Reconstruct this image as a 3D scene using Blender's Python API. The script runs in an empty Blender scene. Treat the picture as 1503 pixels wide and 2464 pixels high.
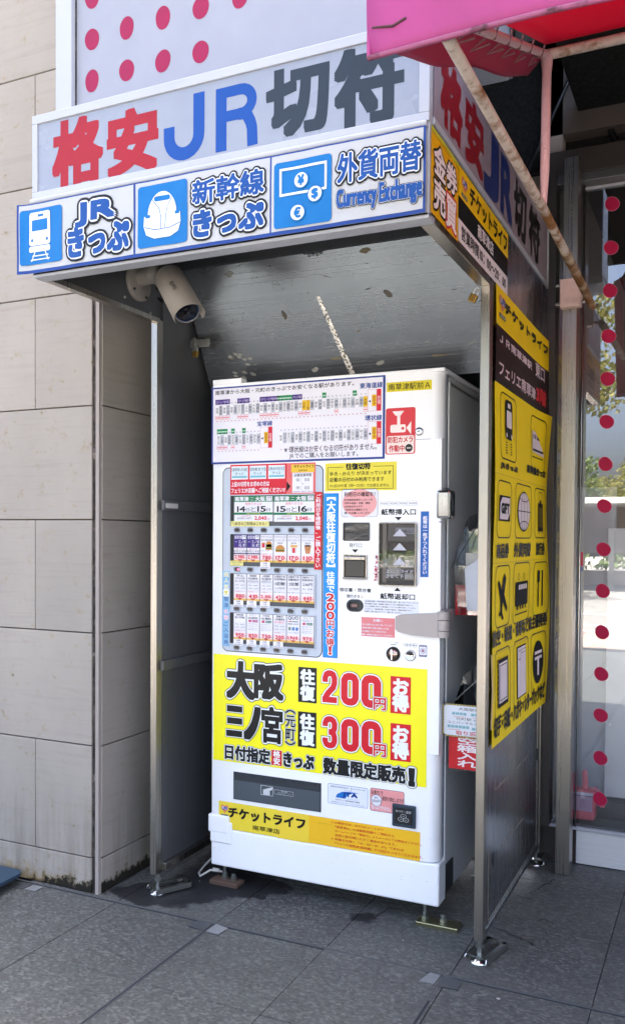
import bpy, bmesh, math, random
from mathutils import Vector, Matrix
random.seed(7)
S = bpy.context.scene
COL = S.collection
R = math.radians

# ------------------------------------------------------------------ camera
cam = bpy.data.cameras.new('camera'); cam_o = bpy.data.objects.new('camera', cam); COL.objects.link(cam_o)
yaw, pitch, roll = 0.4157, -0.0223, 0.0079
cam_o.matrix_world = (Matrix.Translation((1.7111, -2.6300, 1.2826)) @ Matrix.Rotation(yaw, 4, 'Z')
                      @ Matrix.Rotation(math.pi/2 + pitch, 4, 'X') @ Matrix.Rotation(-roll*-1, 4, 'Z'))
cam.sensor_fit = 'VERTICAL'; cam.sensor_height = 36; cam.lens = 36*2030.99/2464
cam.shift_x = -0.0361; cam.shift_y = 0.0438
cam.clip_start = 0.05; cam.clip_end = 600
S.camera = cam_o

# ------------------------------------------------------------------ world and sun
SUN_EL, SUN_AZ = 68, 14          # the sun stands high behind the building
w = bpy.data.worlds.new('World'); S.world = w; w.use_nodes = True
nt = w.node_tree; nt.nodes.clear()
sky = nt.nodes.new('ShaderNodeTexSky'); sky.sky_type = 'NISHITA'; sky.sun_disc = False
sky.sun_elevation = R(SUN_EL); sky.sun_rotation = R(SUN_AZ)
sky.air_density = .7; sky.dust_density = 8.0; sky.ozone_density = 0.6
bg = nt.nodes.new('ShaderNodeBackground'); bg.inputs[1].default_value = 0.14
wo = nt.nodes.new('ShaderNodeOutputWorld')
nt.links.new(sky.outputs[0], bg.inputs[0]); nt.links.new(bg.outputs[0], wo.inputs[0])
sun = bpy.data.lights.new('sun', 'SUN'); sun.energy = 5.0; sun.angle = R(0.5); sun.color = (1, .965, .90)
sun_o = bpy.data.objects.new('sun', sun); COL.objects.link(sun_o)
d = Vector((math.sin(R(SUN_AZ))*math.cos(R(SUN_EL)), math.cos(R(SUN_AZ))*math.cos(R(SUN_EL)), math.sin(R(SUN_EL))))
sun_o.rotation_euler = d.to_track_quat('Z', 'Y').to_euler()
S.view_settings.view_transform = 'Standard'; S.view_settings.look = 'None'
S.view_settings.gamma = 1; S.view_settings.use_curve_mapping = False
S.view_settings.exposure = 3.2
S.cycles.max_bounces = 8; S.cycles.transparent_max_bounces = 16
S.cycles.sample_clamp_indirect = 6

# ------------------------------------------------------------------ materials
def lin(h):
    h = h.lstrip('#'); c = [int(h[i:i+2], 16)/255 for i in (0, 2, 4)]
    return tuple(x/12.92 if x <= .04045 else ((x+.055)/1.055)**2.4 for x in c) + (1,)
MATS = {}
class NT:
    def __init__(s, name):
        s.m = bpy.data.materials.new(name); s.m.use_nodes = True
        s.t = s.m.node_tree; s.b = s.t.nodes['Principled BSDF']; s.out = s.t.nodes['Material Output']
    def n(s, typ, props=None, **ins):
        o = s.t.nodes.new(typ)
        for k, v in (props or {}).items(): setattr(o, k, v)
        for k, v in ins.items():
            k = k.replace('_', ' ')
            i = o.inputs[int(k)] if k.isdigit() else o.inputs[k]
            if isinstance(v, bpy.types.NodeSocket): s.t.links.new(v, i)
            else: i.default_value = v
        return o
    def L(s, a, b): s.t.links.new(a, b)
    def pos(s, scale=(1, 1, 1), obj=False):
        if obj: src = s.n('ShaderNodeTexCoord').outputs['Object']
        else: src = s.n('ShaderNodeNewGeometry').outputs['Position']
        mp = s.n('ShaderNodeMapping', None, Vector=src); mp.inputs['Scale'].default_value = scale
        return mp.outputs[0]
    def noise(s, scale, detail=4, rough=.55, vec=None, dist=0):
        n = s.n('ShaderNodeTexNoise'); n.inputs['Scale'].default_value = scale; n.inputs['Detail'].default_value = detail
        n.inputs['Roughness'].default_value = rough; n.inputs['Distortion'].default_value = dist
        s.L(vec if vec is not None else s.pos(), n.inputs['Vector']); return n.outputs[0]
    def ramp(s, fac, stops):
        r = s.n('ShaderNodeValToRGB'); s.L(fac, r.inputs[0]); e = r.color_ramp.elements
        while len(e) < len(stops): e.new(.5)
        for i, (p, c) in enumerate(stops):
            e[i].position = p; e[i].color = c if not isinstance(c, (int, float)) else (c, c, c, 1)
        return r.outputs[0]
    def mix(s, f, a, b, mode='MIX'):
        m = s.n('ShaderNodeMix', {'data_type': 'RGBA', 'blend_type': mode})
        for v, i in ((f, 0), (a, 6), (b, 7)):
            if isinstance(v, bpy.types.NodeSocket): s.L(v, m.inputs[i])
            else: m.inputs[i].default_value = v
        return m.outputs[2]
    def math(s, op, a, b=0.0):
        m = s.n('ShaderNodeMath', {'operation': op})
        for v, i in ((a, 0), (b, 1)):
            if isinstance(v, bpy.types.NodeSocket): s.L(v, m.inputs[i])
            else: m.inputs[i].default_value = v
        return m.outputs[0]
    def bump(s, h, strength=.2, dist=.01):
        b = s.n('ShaderNodeBump'); b.inputs['Strength'].default_value = strength; b.inputs['Distance'].default_value = dist
        s.L(h, b.inputs['Height']); s.L(b.outputs[0], s.b.inputs['Normal'])
    def set(s, **k):
        for a, v in k.items():
            i = s.b.inputs[a.replace('_', ' ')]
            if isinstance(v, bpy.types.NodeSocket): s.L(v, i)
            else: i.default_value = v
        return s

def g4(v, w=1): return (v, v, v, 1)

def flat(h, rough=.45, name=None, dirt=.0):
    """plain printed or painted surface with a faint unevenness"""
    key = (h, rough)
    if key in MATS: return MATS[key]
    t = NT(name or 'print_' + h.lstrip('#'))
    n = t.noise(9, 3)
    c = lin(h)
    t.set(Base_Color=t.mix(t.ramp(n, [(.3, 0.0), (.75, 1.0)]), c, tuple(x*.93 for x in c[:3])+(1,)), Roughness=rough); t.b.inputs['Specular IOR Level'].default_value = .28
    MATS[key] = t.m
    return t.m

def painted(name, h, rough=.3, dirt=.12, bump=.006, streak=True):
    t = NT(name); c = lin(h)
    n = t.noise(3, 6, .6, t.pos((1, 1, .35)))
    n2 = t.noise(60, 3)
    f = t.ramp(n, [(.48, 0.0), (.8, dirt)])
    col = t.mix(f, c, tuple(x*.45 for x in c[:3])+(1,))
    t.set(Base_Color=col, Roughness=t.ramp(n2, [(.3, rough*(.85 if bump else 1)), (.7, rough*(1.2 if bump else 1.02))]))
    if bump: t.bump(n2, bump, .002)
    return t.m

def steel(name, h, rough=.26, vertical=True, streaks=.5, grime=.15, metal=1.0, aniso=.0):
    t = NT(name); c = lin(h)
    sc = (220, 220, 1.5) if vertical else (1.5, 1.5, 160)
    n = t.noise(1, 3, .6, t.pos(sc))
    big = t.noise(2.2, 5, .6, t.pos((1, 1, .5)))
    spots = t.noise(38, 4, .7)
    col = t.mix(t.ramp(n, [(.3, 0.0), (.7, .35)]), c, tuple(x*.72 for x in c[:3])+(1,))
    col = t.mix(t.ramp(big, [(.5, 0.0), (.8, grime)]), col, (.09, .08, .07, 1))
    r = t.math('ADD', t.ramp(n, [(.3, rough*.8), (.7, rough*1.25)]), t.ramp(spots, [(.55, 0.0), (.75, .035)]))
    t.set(Base_Color=col, Metallic=metal, Roughness=r)
    t.bump(n, .05*streaks, .002)
    return t.m

M = {}
M['vm_white'] = painted('machine_white_paint', 'f2f4f6', .28, .08, 0)
M['vm_side'] = painted('machine_side_grey', 'd4d6d8', .32, .1)
M['vm_grey'] = painted('machine_grey_panel', 'b9c3cf', .3, .05)
M['frame_line'] = flat('5a6270', .4)
M['hinge'] = painted('hinge_taupe_metal', 'a69f9b', .35, .12)
M['steel'] = steel('brushed_stainless_post', 'a8a49c', .3, grime=.06, streaks=.25)
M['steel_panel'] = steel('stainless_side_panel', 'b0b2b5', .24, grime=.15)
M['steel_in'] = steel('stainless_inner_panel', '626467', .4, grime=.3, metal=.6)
M['chrome'] = steel('polished_metal', 'd0d0d0', .12)
M['alu'] = painted('aluminium_white_frame', 'a4a8b0', .4, .2)
M['kick'] = steel('brushed_kick_plate', 'dcdee0', .4, False, grime=.12, metal=.3)
M['black'] = painted('black_plastic', '14171a', .35, .0)
M['dark'] = painted('dark_void_paint', '0d0c0c', .8, .0)
M['darkbrown'] = painted('dark_bronze_metal', '3a3634', .35, .2)
M['camera_white'] = painted('camera_shell', '8c8780', .55, .4)
M['cable'] = flat('c8c6c0', .5)
M['rubber'] = flat('1b1b1c', .7)
M['brass'] = steel('aged_brass', 'a9884a', .35)
M['galv'] = steel('galvanised_steel', 'a7aaa6', .34, False, grime=.4)

def rust_paint(name, base, rust, amount):
    t = NT(name); c = lin(base); r = lin(rust)
    n = t.noise(14, 7, .68, t.pos((1, 1, 1)))
    n2 = t.noise(70, 5, .7)
    n3 = t.noise(3.0, 3)
    f = t.math('ADD', t.math('MULTIPLY', n, .62), t.math('MULTIPLY', n3, .38))
    f = t.ramp(f, [(.56-amount, 0.0), (.62-amount*.6, 1.0)])
    rr = t.mix(n2, r, tuple(x*.35 for x in r[:3])+(1,))
    col = t.mix(t.ramp(n2, [(.35, 0.0), (.8, .5)]), c, tuple(x*.6 for x in c[:3])+(1,))
    t.set(Base_Color=t.mix(f, col, rr), Roughness=t.ramp(f, [(0, .45), (1, .9)]))
    t.bump(t.mix(.5, n, f), .5, .003)
    return t.m
M['pipe'] = rust_paint('rusty_cream_pipe', 'cdbdb0', '96642f', .1)
M['pipe_rust'] = rust_paint('very_rusty_pipe', 'b09a80', '86592c', .16)
M['pipe_pink'] = rust_paint('pink_white_pipe', 'd8b3b4', '7a4a3c', -.04)
M['boxpaint'] = rust_paint('cream_bracket', 'cfb3aa', '7c5a48', -.03)

def stone_mat():
    t = NT('pale_limestone_cladding')
    oi = t.n('ShaderNodeObjectInfo').outputs['Random']
    geo = t.n('ShaderNodeNewGeometry').outputs['Position']
    off = t.n('ShaderNodeVectorMath', {'operation': 'MULTIPLY_ADD'})
    t.L(geo, off.inputs[0]); off.inputs[1].default_value = (1, 1, 1)
    cx = t.n('ShaderNodeCombineXYZ'); t.L(t.math('MULTIPLY', oi, 9.0), cx.inputs[2]); t.L(t.math('MULTIPLY', oi, 5.0), cx.inputs[0])
    t.L(cx.outputs[0], off.inputs[2])
    def pm(sc):
        m = t.n('ShaderNodeMapping'); t.L(off.outputs[0], m.inputs[0]); m.inputs['Scale'].default_value = sc; return m.outputs[0]
    veins = t.noise(1, 5, .6, pm((2.4, 2.4, 40)), 1.0)
    veins2 = t.noise(1, 4, .55, pm((4, 4, 95)), .7)
    soft = t.noise(2.5, 5, .6, pm((1, 1, .6)))
    fine = t.noise(160, 3, .6)
    col = t.mix(oi, lin('9b958c'), lin('a39c92'))
    col = t.mix(t.ramp(veins, [(.54, 0.0), (.72, .17)]), col, lin('69625d'))
    col = t.mix(t.ramp(veins2, [(.56, 0.0), (.74, .15)]), col, lin('6d6661'))
    col = t.mix(t.ramp(soft, [(.35, .25), (.7, 0.0)]), col, lin('746e69'))
    # runs and mould near the foot of the wall
    sep = t.n('ShaderNodeSeparateXYZ'); t.L(geo, sep.inputs[0])
    low = t.n('ShaderNodeMapRange'); t.L(sep.outputs[2], low.inputs[0])
    low.inputs[1].default_value = 0.0; low.inputs[2].default_value = .42; low.inputs[3].default_value = 1; low.inputs[4].default_value = 0
    run = t.noise(1, 6, .7, t.pos((24, 24, 2.2)))
    col = t.mix(t.math('MULTIPLY', low.outputs[0], t.ramp(run, [(.42, 0.0), (.7, .75)])), col, lin('625c4e'))
    vlow = t.n('ShaderNodeMapRange'); t.L(sep.outputs[2], vlow.inputs[0])
    vlow.inputs[1].default_value = 0.0; vlow.inputs[2].default_value = .075; vlow.inputs[3].default_value = 1; vlow.inputs[4].default_value = 0
    near = t.n('ShaderNodeMapRange'); t.L(sep.outputs[0], near.inputs[0])
    near.inputs[1].default_value = -.75; near.inputs[2].default_value = -.30; near.inputs[3].default_value = .25; near.inputs[4].default_value = 1.0
    mould = t.noise(26, 6, .75)
    mf = t.ramp(t.math('ADD', t.math('MULTIPLY', t.math('MULTIPLY', vlow.outputs[0], near.outputs[0]), .5), mould), [(.66, 0.0), (.78, 1.0)])
    col = t.mix(t.ramp(t.math('ADD', t.math('MULTIPLY', vlow.outputs[0], .35), mould), [(.58, 0.0), (.8, .75)]), col, lin('89723c'))
    col = t.mix(mf, col, lin('1d1a12'))
    t.set(Base_Color=col, Roughness=.78); t.b.inputs['Specular IOR Level'].default_value = .3
    t.bump(t.mix(.5, fine, veins), .14, .003)
    return t.m
M['stone'] = stone_mat()
def joint_mat():
    t = NT('weathered_sealant')
    n = t.noise(45, 6, .75, t.pos((1, 1, .5)))
    t.set(Base_Color=t.ramp(n, [(.44, lin('1f1917')), (.58, lin('4c443f')), (.70, lin('8f857c'))]), Roughness=.85)
    t.bump(n, .6, .004)
    return t.m
M['joint'] = joint_mat()
M['jointline'] = flat('5f5750', .9)

def tile_mat():
    t = NT('grey_granite_paving')
    oi = t.n('ShaderNodeObjectInfo').outputs['Random']
    geo = t.n('ShaderNodeNewGeometry').outputs['Position']
    fl = t.n('ShaderNodeTexVoronoi'); fl.inputs['Scale'].default_value = 1.0
    t.L(t.pos((95, 150, 60)), fl.inputs['Vector'])
    n1 = t.noise(70, 4, .7, t.pos((.8, 1.4, 1)))
    n2 = t.noise(5, 6, .65)
    n3 = t.noise(1.2, 4, .6)
    col = t.mix(t.ramp(n1, [(.34, 0.0), (.66, 1.0)]), lin('3c3e3d'), lin('585b59'))
    fr = t.n('ShaderNodeSeparateColor'); t.L(fl.outputs['Color'], fr.inputs[0])
    col = t.mix(t.ramp(fr.outputs[0], [(.62, 0.0), (.92, .6)]), col, lin('747674'))
    col = t.mix(t.ramp(fr.outputs[1], [(.7, 0.0), (.95, .6)]), col, lin('343231'))
    col = t.mix(t.ramp(n2, [(.5, 0.0), (.8, .5)]), col, lin('363534'))
    col = t.mix(t.ramp(n3, [(.4, 0.0), (.75, .28)]), col, lin('353434'))
    col = t.mix(t.math('MULTIPLY', oi, .10), col, lin('70736f'))
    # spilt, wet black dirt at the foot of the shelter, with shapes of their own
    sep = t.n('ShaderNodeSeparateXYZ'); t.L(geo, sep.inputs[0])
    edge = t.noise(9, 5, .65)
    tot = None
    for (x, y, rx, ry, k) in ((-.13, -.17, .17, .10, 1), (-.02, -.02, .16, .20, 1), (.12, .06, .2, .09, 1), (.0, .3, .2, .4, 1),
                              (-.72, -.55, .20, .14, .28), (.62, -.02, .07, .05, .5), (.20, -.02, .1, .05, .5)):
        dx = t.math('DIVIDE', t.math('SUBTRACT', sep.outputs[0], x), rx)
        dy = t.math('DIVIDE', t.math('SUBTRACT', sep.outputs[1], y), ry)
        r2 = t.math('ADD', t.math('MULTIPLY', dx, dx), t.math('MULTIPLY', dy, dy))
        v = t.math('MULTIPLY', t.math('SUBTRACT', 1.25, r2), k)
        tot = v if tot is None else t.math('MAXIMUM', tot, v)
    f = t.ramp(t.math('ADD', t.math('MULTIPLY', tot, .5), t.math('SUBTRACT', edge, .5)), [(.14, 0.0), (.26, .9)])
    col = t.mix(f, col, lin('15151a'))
    t.set(Base_Color=col, Roughness=t.ramp(n2, [(.3, .5), (.7, .68)]))
    t.b.inputs['Specular IOR Level'].default_value = .4
    t.bump(n1, .22, .003)
    return t.m
M['tile'] = tile_mat()
M['grout'] = flat('303236', .9)
M['groutline'] = flat('505456', .8)
M['tape'] = painted('grey_cloth_tape', '74787a', .4, .3)
M['tape2'] = painted('dark_cloth_tape', '44474a', .45, .3)

def fabric(name, h, trans, k=.5, dirt=.3):
    t = NT(name); c = lin(h)
    n = t.noise(6, 6, .65, t.pos((1, 1, .6)))
    col = t.mix(t.ramp(n, [(.5, 0.0), (.85, dirt)]), c, tuple(x*.4 for x in c[:3])+(1,))
    d_ = t.b; t.set(Base_Color=col, Roughness=.6)
    tr = t.n('ShaderNodeBsdfTranslucent'); tr.inputs[0].default_value = lin(trans)
    mx = t.n('ShaderNodeMixShader'); mx.inputs[0].default_value = k
    t.L(t.b.outputs[0], mx.inputs[1]); t.L(tr.outputs[0], mx.inputs[2]); t.L(mx.outputs[0], t.out.inputs[0])
    t.bump(t.noise(4, 3), .3, .02)
    return t.m
M['valance'] = fabric('faded_pink_vinyl', 'a84080', 'a82060', .2)
M['awning_red'] = fabric('crimson_awning_cloth', '7a0030', 'd00058', .6, .15)
M['awning_side'] = fabric('dirty_crimson_cloth', '9a2a50', 'c01850', .3, .6)
M['hem'] = rust_paint('grimy_hem', '8c4468', '4c2c34', .04)

def glass(name, refl, tint='c8ccd0', rough=.0, trans=1.0):
    t = NT(name)
    t.t.nodes.remove(t.b)
    tr = t.n('ShaderNodeBsdfTransparent'); tr.inputs[0].default_value = lin(tint)
    gl = t.n('ShaderNodeBsdfGlossy'); gl.inputs['Roughness'].default_value = rough; gl.inputs[0].default_value = (1, 1, 1, 1)
    fr = t.n('ShaderNodeFresnel'); fr.inputs[0].default_value = 1.5
    f = t.math('ADD', fr.outputs[0], refl)
    mx = t.n('ShaderNodeMixShader'); t.L(f, mx.inputs[0]); t.L(tr.outputs[0], mx.inputs[1]); t.L(gl.outputs[0], mx.inputs[2])
    t.L(mx.outputs[0], t.out.inputs[0])
    return t.m
M['glass'] = glass('coated_shop_glass', .16, 'f4f6f8', .004)
M['pane'] = glass('clear_plastic_pane', .05, 'eceef0', .02)
M['acrylic'] = glass('clear_acrylic', .10, 'd4d6d8', .03)
def pinkwater():
    t = NT('pink_translucent_plastic'); t.set(Base_Color=lin('e8697c'), Roughness=.25)
    t.b.inputs['Subsurface Weight'].default_value = .3
    return t.m
M['pink'] = pinkwater()
def leafm(name, a, b):
    t = NT(name); oi = t.n('ShaderNodeNewGeometry').outputs['Random Per Island']
    t.set(Base_Color=t.mix(oi, lin(a), lin(b)), Roughness=.6)
    tr = t.n('ShaderNodeBsdfTranslucent'); t.L(t.mix(oi, lin(a), lin(b)), tr.inputs[0])
    mx = t.n('ShaderNodeMixShader'); mx.inputs[0].default_value = .4
    t.L(t.b.outputs[0], mx.inputs[1]); t.L(tr.outputs[0], mx.inputs[2]); t.L(mx.outputs[0], t.out.inputs[0])
    return t.m
M['leaf'] = leafm('yellow_green_leaf', '5f6a30', '8c8440')
M['leaf2'] = leafm('green_leaf', '3f5a2a', '6b7a3c')
M['bark'] = flat('4a3f35', .9)

# ------------------------------------------------------------------ mesh builder
class MB:
    def __init__(s): s.v = []; s.f = []; s.mi = []; s.mats = []; s.sm = []
    def mat(s, m):
        if isinstance(m, str): m = M[m] if m in M else flat(m)
        if m not in s.mats: s.mats.append(m)
        return s.mats.index(m)
    def face(s, pts, m, smooth=False):
        i = len(s.v); s.v += [tuple(p) for p in pts]; s.f.append(tuple(range(i, i+len(pts)))); s.mi.append(s.mat(m)); s.sm.append(smooth)
    def mesh(s, vs, fs, m, smooth=False):
        i = len(s.v); s.v += [tuple(p) for p in vs]; k = s.mat(m)
        for f in fs: s.f.append(tuple(i+j for j in f)); s.mi.append(k); s.sm.append(smooth)
    def box(s, x0, x1, y0, y1, z0, z1, m, T=None, bev=0):
        x0, x1 = sorted((x0, x1)); y0, y1 = sorted((y0, y1)); z0, z1 = sorted((z0, z1))
        if bev:
            b = min(bev, (x1-x0)*.45, (y1-y0)*.45, (z1-z0)*.45)
            bm = bmesh.new(); bmesh.ops.create_cube(bm, size=1)
            for v in bm.verts:
                v.co = Vector(((x0+x1)/2+v.co.x*(x1-x0), (y0+y1)/2+v.co.y*(y1-y0), (z0+z1)/2+v.co.z*(z1-z0)))
            bmesh.ops.bevel(bm, geom=bm.edges[:], offset=b, segments=2, affect='EDGES', profile=.5)
            vs = [v.co.copy() for v in bm.verts]; fs = [[v.index for v in f.verts] for f in bm.faces]
            bm.free()
        else:
            vs = [Vector((x, y, z)) for x in (x0, x1) for y in (y0, y1) for z in (z0, z1)]
            fs = [(0, 1, 3, 2), (4, 6, 7, 5), (0, 4, 5, 1), (2, 3, 7, 6), (0, 2, 6, 4), (1, 5, 7, 3)]
        if T: vs = [T @ v for v in vs]
        s.mesh(vs, fs, m)
    def tube(s, pts, r, m, n=12, cap=True, smooth=True):
        pts = [Vector(p) for p in pts]; rr = r if isinstance(r, (list, tuple)) else [r]*len(pts)
        vs = []; fs = []
        up = None
        for i, p in enumerate(pts):
            t = (pts[min(i+1, len(pts)-1)] - pts[max(i-1, 0)]).normalized()
            if up is None: up = Vector((0, 0, 1)) if abs(t.z) < .9 else Vector((1, 0, 0))
            a = t.cross(up).normalized(); b = a.cross(t).normalized(); up = b
            for k in range(n):
                q = 2*math.pi*k/n; vs.append(p + (a*math.cos(q) + b*math.sin(q))*rr[i])
        for i in range(len(pts)-1):
            for k in range(n): fs.append((i*n+k, i*n+(k+1) % n, (i+1)*n+(k+1) % n, (i+1)*n+k))
        s.mesh(vs, fs, m, smooth)
        if cap:
            s.face([vs[k] for k in range(n)][::-1], m); s.face(vs[-n:], m)
    def lathe(s, prof, o, axis, m, n=24, smooth=True):
        axis = Vector(axis).normalized(); q = Vector((0, 0, 1)).rotation_difference(axis); o = Vector(o)
        vs = []; fs = []
        for r, h in prof:
            for k in range(n):
                a = 2*math.pi*k/n; vs.append(o + q @ Vector((r*math.cos(a), r*math.sin(a), h)))
        for i in range(len(prof)-1):
            for k in range(n): fs.append((i*n+k, i*n+(k+1) % n, (i+1)*n+(k+1) % n, (i+1)*n+k))
        s.mesh(vs, fs, m, smooth)
    def prism(s, poly, fn, t, m):
        """poly in plane coords, fn(u,v,d) -> world; thick t"""
        n = len(poly); a = [fn(u, v, 0) for u, v in poly]; b = [fn(u, v, t) for u, v in poly]
        s.face(b, m); s.face(a[::-1], m)
        for i in range(n): j = (i+1) % n; s.face([a[i], a[j], b[j], b[i]], m)
    def build(s, name, parent=None, label=None, cat=None, group=None, kind=None, at=None):
        me = bpy.data.meshes.new(name)
        at = Vector(at) if at is not None else None
        vs = s.v
        if parent is not None and at is None: at = Vector(parent.matrix_world.translation) if parent.type == 'EMPTY' else None
        org = at or Vector((0, 0, 0))
        me.from_pydata([tuple(Vector(v)-org) for v in vs], [], s.f)
        for m in s.mats: me.materials.append(m)
        me.polygons.foreach_set('material_index', s.mi); me.polygons.foreach_set('use_smooth', s.sm)
        me.update()
        o = bpy.data.objects.new(name, me); COL.objects.link(o)
        if parent is not None:
            o.parent = parent
            if parent.type == 'EMPTY': o.location = org - WORLD[parent.name]
            else: o.location = org - WORLD.get(parent.name, Vector((0, 0, 0)))
        else: o.location = org
        WORLD[o.name] = org
        tag(o, label, cat, group, kind)
        return o
WORLD = {}
def tag(o, label=None, cat=None, group=None, kind=None):
    if label: o['label'] = label
    if cat: o['category'] = cat
    if group: o['group'] = group
    if kind: o['kind'] = kind
def thing(name, label, cat, loc=(0, 0, 0), group=None):
    o = bpy.data.objects.new(name, None); COL.objects.link(o); o.location = loc; o.empty_display_size = .1
    o.matrix_world = Matrix.Translation(loc)
    tag(o, label, cat, group); WORLD[o.name] = Vector(loc)
    return o
def fix(o, org, parent): pass

def rr(x0, z0, x1, z1, r, n=6):
    r = min(r, (x1-x0)/2, (z1-z0)/2); p = []
    for cx, cz, a0 in ((x1-r, z1-r, 0), (x0+r, z1-r, 90), (x0+r, z0+r, 180), (x1-r, z0+r, 270)):
        for k in range(n+1):
            a = R(a0+90*k/n); p.append((cx+r*math.cos(a), cz+r*math.sin(a)))
    return p
def circ(cx, cz, rx, rz=None, n=24):
    rz = rz or rx
    return [(cx+rx*math.cos(2*math.pi*k/n), cz+rz*math.sin(2*math.pi*k/n)) for k in range(n)]

# ------------------------------------------------------------------ lettering
_tc = bpy.data.curves.new('glyph', 'FONT'); _to = bpy.data.objects.new('glyph', _tc); COL.objects.link(_to)
_G = {}
def glyph(ch, res=3):
    if (ch, res) in _G: return _G[(ch, res)]
    _tc.resolution_u = res; _tc.body = ch; _tc.size = 1
    dg = bpy.context.evaluated_depsgraph_get(); dg.update()
    me = bpy.data.meshes.new_from_object(_to.evaluated_get(dg))
    vs = [(v.co.x, v.co.y) for v in me.vertices]; fs = [tuple(p.vertices) for p in me.polygons]
    bpy.data.meshes.remove(me)
    wide = ord(ch) > 0x2E80 or ch in '※→'
    if ch == ' ': adv = .3
    elif ch == '　': adv = 1.0
    elif wide: adv = 1.0
    else: adv = (max(v[0] for v in vs) + .07) if vs else .5
    _G[(ch, res)] = (vs, fs, adv); return _G[(ch, res)]

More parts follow.
